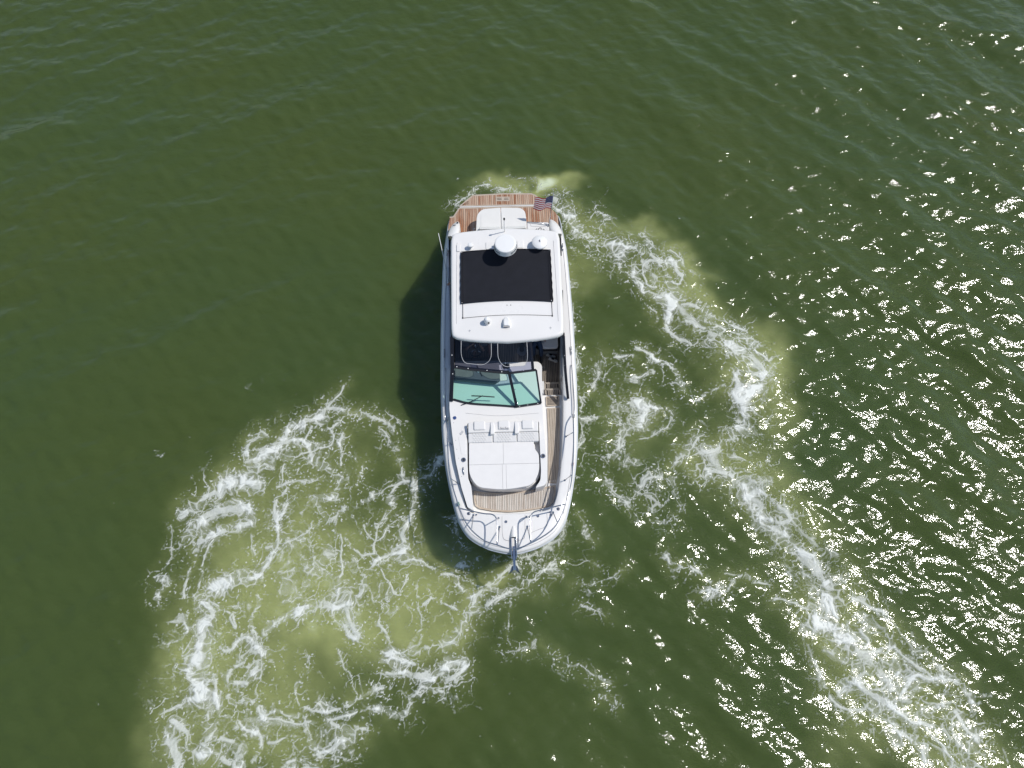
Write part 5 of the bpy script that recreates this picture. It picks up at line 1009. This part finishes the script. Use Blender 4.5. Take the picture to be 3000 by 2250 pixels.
# anchor hanging from the roller
an = tag(empty('anchor', bl(.02, -4.92, 1.62), R(1.5)), 'polished steel plough anchor hanging below the bow roller', 'anchor')
obj('shank', *g_bar([(0, .42, .13), (0, .10, .09), (0, -.08, .02), (0, -.22, -.08)], .075, .07), 'chrome', an, bevel=.01)
bar('shank_rib', (.0, .36, .165), (.0, -.14, .07), .012, .012, 'steel', an)
for s_ in (-1, 1):
    obj('fluke', [(0, -.10, -.02), (s_*.075, -.12, -.05), (s_*.135, -.27, -.12), (s_*.19, -.335, -.19), (s_*.06, -.26, -.14), (0, -.20, -.09), (0, -.12, -.06), (s_*.07, -.13, -.09), (s_*.13, -.28, -.15)],
        [(0, 1, 5), (1, 2, 4, 5), (2, 3, 4), (6, 5, 7), (7, 5, 4, 8), (8, 4, 3), (0, 6, 7, 1), (1, 7, 8, 2), (2, 8, 3)], 'anchor_steel', an)
tube('roll_bar', [(-.10, -.27, -.11), (-.05, -.31, -.02), (.05, -.31, -.02), (.10, -.27, -.11)], .009, 'steel', an, 8, sm=4)
tube('shackle', [(-.03, .42, .13), (-.03, .47, .14), (.03, .47, .14), (.03, .42, .13)], .010, 'steel', an, 6, sm=3)
an.scale = (.88, .88, .88)
# sneakers kicked off on the port sole
def shoe(loc, rz, label):
    t = tag(empty('sneaker', bl(*loc), rz), label, 'shoe', 'pair of sneakers')
    out_ = smooth_path([(x, y, 0) for x, y in ((-.14, -.03), (-.145, .0), (-.14, .03), (-.05, .035), (.05, .045), (.11, .042), (.145, .01), (.145, -.015), (.11, -.042), (.04, -.04), (-.05, -.033), (-.14, -.03))], 3); P = [(p.x, p.y) for p in out_[:-1]]
    prism('sole', P, 0, .035, 'rubber_white', t, bevel=.008)
    rows = [[(x*k, y*k2, z+(max(0, -x)*.35 if z > .06 else 0)) for x, y in P] for k, k2, z in ((.97, .95, .035), (.95, .92, .06), (.80, .74, .085), (.62, .5, .095))]
    loft('upper', rows, 'rubber_white', t, close=True, cap=True, smooth=True)
    prism('opening', [(x*.55-.045, y*.55) for x, y in P], .09, .128, 'black_cloth', t, bevel=.01)
    for k in range(4): tube('lace', [(.015+k*.02, -.025, .094-k*.002), (.02+k*.02, 0, .102-k*.003), (.015+k*.02, .025, .094-k*.002)], .006, 'black_cloth', t, 6)
    return t
shoe((1.33, 1.02, .752), R(-20), 'white and black sneaker nearest the bulwark edge, in front of its twin')
shoe((1.27, 1.16, .752), R(-12), 'white and black sneaker tucked behind its twin, nearer the seat')
# people: continuous skinned bodies, mostly hidden under the hardtop
def skin_body(name, J, E_, m, parent, sub=2):
    me = bpy.data.meshes.new(name); me.from_pydata([j[:3] for j in J], E_, []); o = bpy.data.objects.new(name, me); COL.objects.link(o); o.parent = parent
    md_ = o.modifiers.new('skin', 'SKIN'); sd_ = o.modifiers.new('sub', 'SUBSURF'); sd_.levels = sub; sd_.render_levels = sub
    me.skin_vertices[0].data[0].use_root = True
    for j, sv in zip(J, me.skin_vertices[0].data): sv.radius = (j[3], j[4] if len(j) > 4 else j[3])
    me.materials.append(MATS[m]); md_.use_smooth_shade = True
    return o
def hand(J, E_, w, d, side):
    """palm and five fingers rooted in the palm: w wrist index, d forward direction"""
    wv = Vector(J[w][:3]); d = Vector(d).normalized(); s = d.cross(Vector((0, 0, 1))).normalized()*side; u = Vector((0, 0, 1))
    J.append((*(wv+d*.07), .028, .018)); pi_ = len(J)-1; E_.append((w, pi_))
    for k, (off, ln) in enumerate(((-.03, .065), (-.01, .08), (.01, .075), (.03, .06))):
        J.append((*(wv+d*.10+s*off), .009)); a = len(J)-1; E_.append((pi_, a)); J.append((*(wv+d*(.10+ln*.6)+s*off-u*.012), .008)); E_.append((a, a+1)); J.append((*(wv+d*(.10+ln*.8)+s*off-u*.035), .007)); E_.append((a+1, a+2))
    J.append((*(wv+d*.05-s*.045-u*.01), .010)); a = len(J)-1; E_.append((pi_, a)); J.append((*(wv+d*.09-s*.055-u*.025), .009)); E_.append((a, a+1))
def head_parts(p, c, face, hair='hair'):
    c = Vector(c); f = Vector(face).normalized(); s = f.cross(Vector((0, 0, 1)))
    rows = [[c+f*(.098*r_*math.cos(a))+s*(.076*r_*math.sin(a))+Vector((0, 0, z)) for a in [2*math.pi*k/20 for k in range(20)]] for r_, z in ((.3, -.125), (.62, -.11), (.82, -.07), (.95, -.02), (1.0, .03), (.93, .08), (.7, .115), (.3, .128))]
    h = loft('head', rows, 'skin', p, close=True, cap=True, smooth=True)
    rows = [[c-f*.008+f*(.104*r_*math.cos(a))+s*(.083*r_*math.sin(a))+Vector((0, 0, z+(.05 if math.cos(a) > .5 else 0))) for a in [2*math.pi*k/20 for k in range(20)]] for r_, z in ((.96, -.01), (1.02, .03), (.97, .085), (.74, .125), (.3, .142))]
    loft('hair', rows, hair, h, close=True, cap=True, smooth=True)
    tube('nose', [c+f*.088+Vector((0, 0, .015)), c+f*.112+Vector((0, 0, -.02)), c+f*.094+Vector((0, 0, -.03))], [.008, .014, .008], 'skin', h, 8)
    for k in (-1, 1):
        lathe('eye', tuple(c+f*.086+s*.03*k+Vector((0, 0, .012))), [(0, -.01), (.010, 0), (0, .01)], 'black_plastic', h, 8); lathe('ear', tuple(c+s*.078*k+Vector((0, 0, -.015))), [(0, -.03), (.014, -.01), (.016, .015), (0, .03)], 'skin', h, 8)
    bar('mouth', c+f*.088+s*-.022+Vector((0, 0, -.06)), c+f*.088+s*.022+Vector((0, 0, -.06)), .008, .008, 'flag_red', h)
def seated(name, label, pelvis, face, knees, feet, hands, leg_m, shirt_m, bare_calf=False, lean=.06, sleeve=True):
    """a seated person: body, trousers and shirt are skins over one set of joints"""
    t = tag(empty(name, bl(*pelvis), R(1.5)), label, 'person'); P0 = Vector(pelvis); f = Vector(face).normalized(); s = f.cross(Vector((0, 0, 1)))
    rel = lambda v: Vector(v)-P0
    J = [(0, 0, .02, .14, .12)]; E_ = []
    def add(i, v, r, r2=None): J.append((*v, r, r2 or r)); E_.append((i, len(J)-1)); return len(J)-1
    w = add(0, f*lean*.4+Vector((0, 0, .20)), .13, .10); c = add(w, f*lean+Vector((0, 0, .40)), .15, .11); n_ = add(c, f*lean+Vector((0, 0, .52)), .06); add(n_, f*lean*1.2+Vector((0, 0, .60)), .052)
    wr = []
    for k, hd in zip((-1, 1), hands):
        sh = add(c, f*lean+s*.19*k+Vector((0, 0, .45)), .058); hv = rel(hd); el = (Vector(J[sh][:3])+hv)*.5+s*.09*k-Vector((0, 0, .10)); e = add(sh, el, .043); wv = add(e, hv, .028); wr.append((wv, (hv-el), k))
    ab = len(J)
    body_J, body_E = list(J), list(E_)
    for wv, d, k in wr: hand(body_J, body_E, wv, d, k)
    skin_body('body', body_J, body_E, 'skin', t)
    # shirt
    SJ = [(*j[:3], j[3]+.012, j[4]+.012) for j in J[:4]]; SE = [(0, 1), (1, 2), (2, 3)]; SJ[3] = (*Vector(J[2][:3]).lerp(Vector(J[3][:3]), .5), .075, .075)
    for k, (wv, d, kk) in enumerate(wr):
        sh = wv-2; el = wv-1; SJ.append((*J[sh][:3], .072, .072)); SE.append((2, len(SJ)-1))
        if sleeve: SJ.append((*Vector(J[sh][:3]).lerp(Vector(J[el][:3]), .6), .06, .06)); SE.append((len(SJ)-2, len(SJ)-1))
    skin_body('shirt', SJ, SE, shirt_m, t)
    TJ = [(0, 0, .03, .155, .135)]; TE = []; CJ = []; CE = []
    for k, kn, ft in zip((-1, 1), knees, feet):
        hp = s*.09*k+f*.05; kv = rel(kn); fv = rel(ft)
        TJ.append((*hp, .10, .10)); TE.append((0, len(TJ)-1)); TJ.append((*hp.lerp(kv, .55), .088, .088)); TE.append((len(TJ)-2, len(TJ)-1)); TJ.append((*kv, .072, .072)); TE.append((len(TJ)-2, len(TJ)-1))
        a, b = kv+(fv-kv)*.06, fv
        tgt, tg = (CJ, CE) if bare_calf else (TJ, TE); base = None
        if bare_calf: CJ.append((*a, .058, .058)); base = len(CJ)-1
        else: base = len(TJ)-1
        tgt.append((*a.lerp(b, .35), .058 if bare_calf else .072, .058 if bare_calf else .072)); tg.append((base, len(tgt)-1)); tgt.append((*a.lerp(b, .93), .036 if bare_calf else .06, .036 if bare_calf else .06)); tg.append((len(tgt)-2, len(tgt)-1))
        if bare_calf:
            tgt.append((*(b+f*.05-Vector((0, 0, .02))), .034, .028)); tg.append((len(tgt)-2, len(tgt)-1)); tgt.append((*(b+f*.17-Vector((0, 0, .03))), .036, .02)); tg.append((len(tgt)-2, len(tgt)-1))
        else:
            rows = [[b+f*y+s*x*w_-Vector((0, 0, .05-z)) for x, z in ((-1, 0), (-1, .03), (-.6, h_), (.6, h_), (1, .03), (1, 0))] for y, w_, h_ in ((-.07, .035, .08), (0, .042, .10), (.08, .045, .07), (.15, .045, .05), (.19, .025, .035))]
            loft('shoe', rows, 'black_plastic', t, cap=True, smooth=True)
    skin_body('trousers' if not bare_calf else 'shorts', TJ, TE, leg_m, t)
    if bare_calf:
        half = len(CJ)//2
        for a in (0, half):
            skin_body('calf', CJ[a:a+half], [(i, i+1) for i in range(half-1)], 'skin', t)
    head_parts(t, f*lean*1.2+Vector((0, 0, .71)), face)
    return t
seated('person', 'person in black shorts at the helm, bare leg showing past the roof edge', (-.75, 1.78, 1.46), (0, -1, 0), ((-.98, 1.33, 1.42), (-.56, 1.33, 1.40)), ((-1.0, 1.12, .90), (-.52, 1.08, .86)), ((-1.09, 1.12, 1.66), (-.77, 1.12, 1.66)), 'black_cloth', 'shirt_navy', bare_calf=True)
seated('person', 'person in blue jeans seated on the port side beside the sneakers', (.86, 1.75, 1.36), (0, -1, 0), ((.74, 1.24, 1.30), (.96, 1.22, 1.30)), ((.76, 1.12, .86), (.98, 1.10, .86)), ((.70, 1.45, 1.42), (.98, 1.45, 1.42)), 'denim', 'shirt_grey')
seated('person', 'bare armed person leaning out at the starboard side under the roof edge', (-1.28, 3.55, 1.33), (0, -1, 0), ((-1.36, 3.05, 1.30), (-1.12, 3.05, 1.30)), ((-1.36, 2.95, .86), (-1.12, 2.95, .86)), ((-1.62, 3.30, 1.50), (-1.0, 3.2, 1.45)), 'black_cloth', 'shirt_grey', sleeve=False)
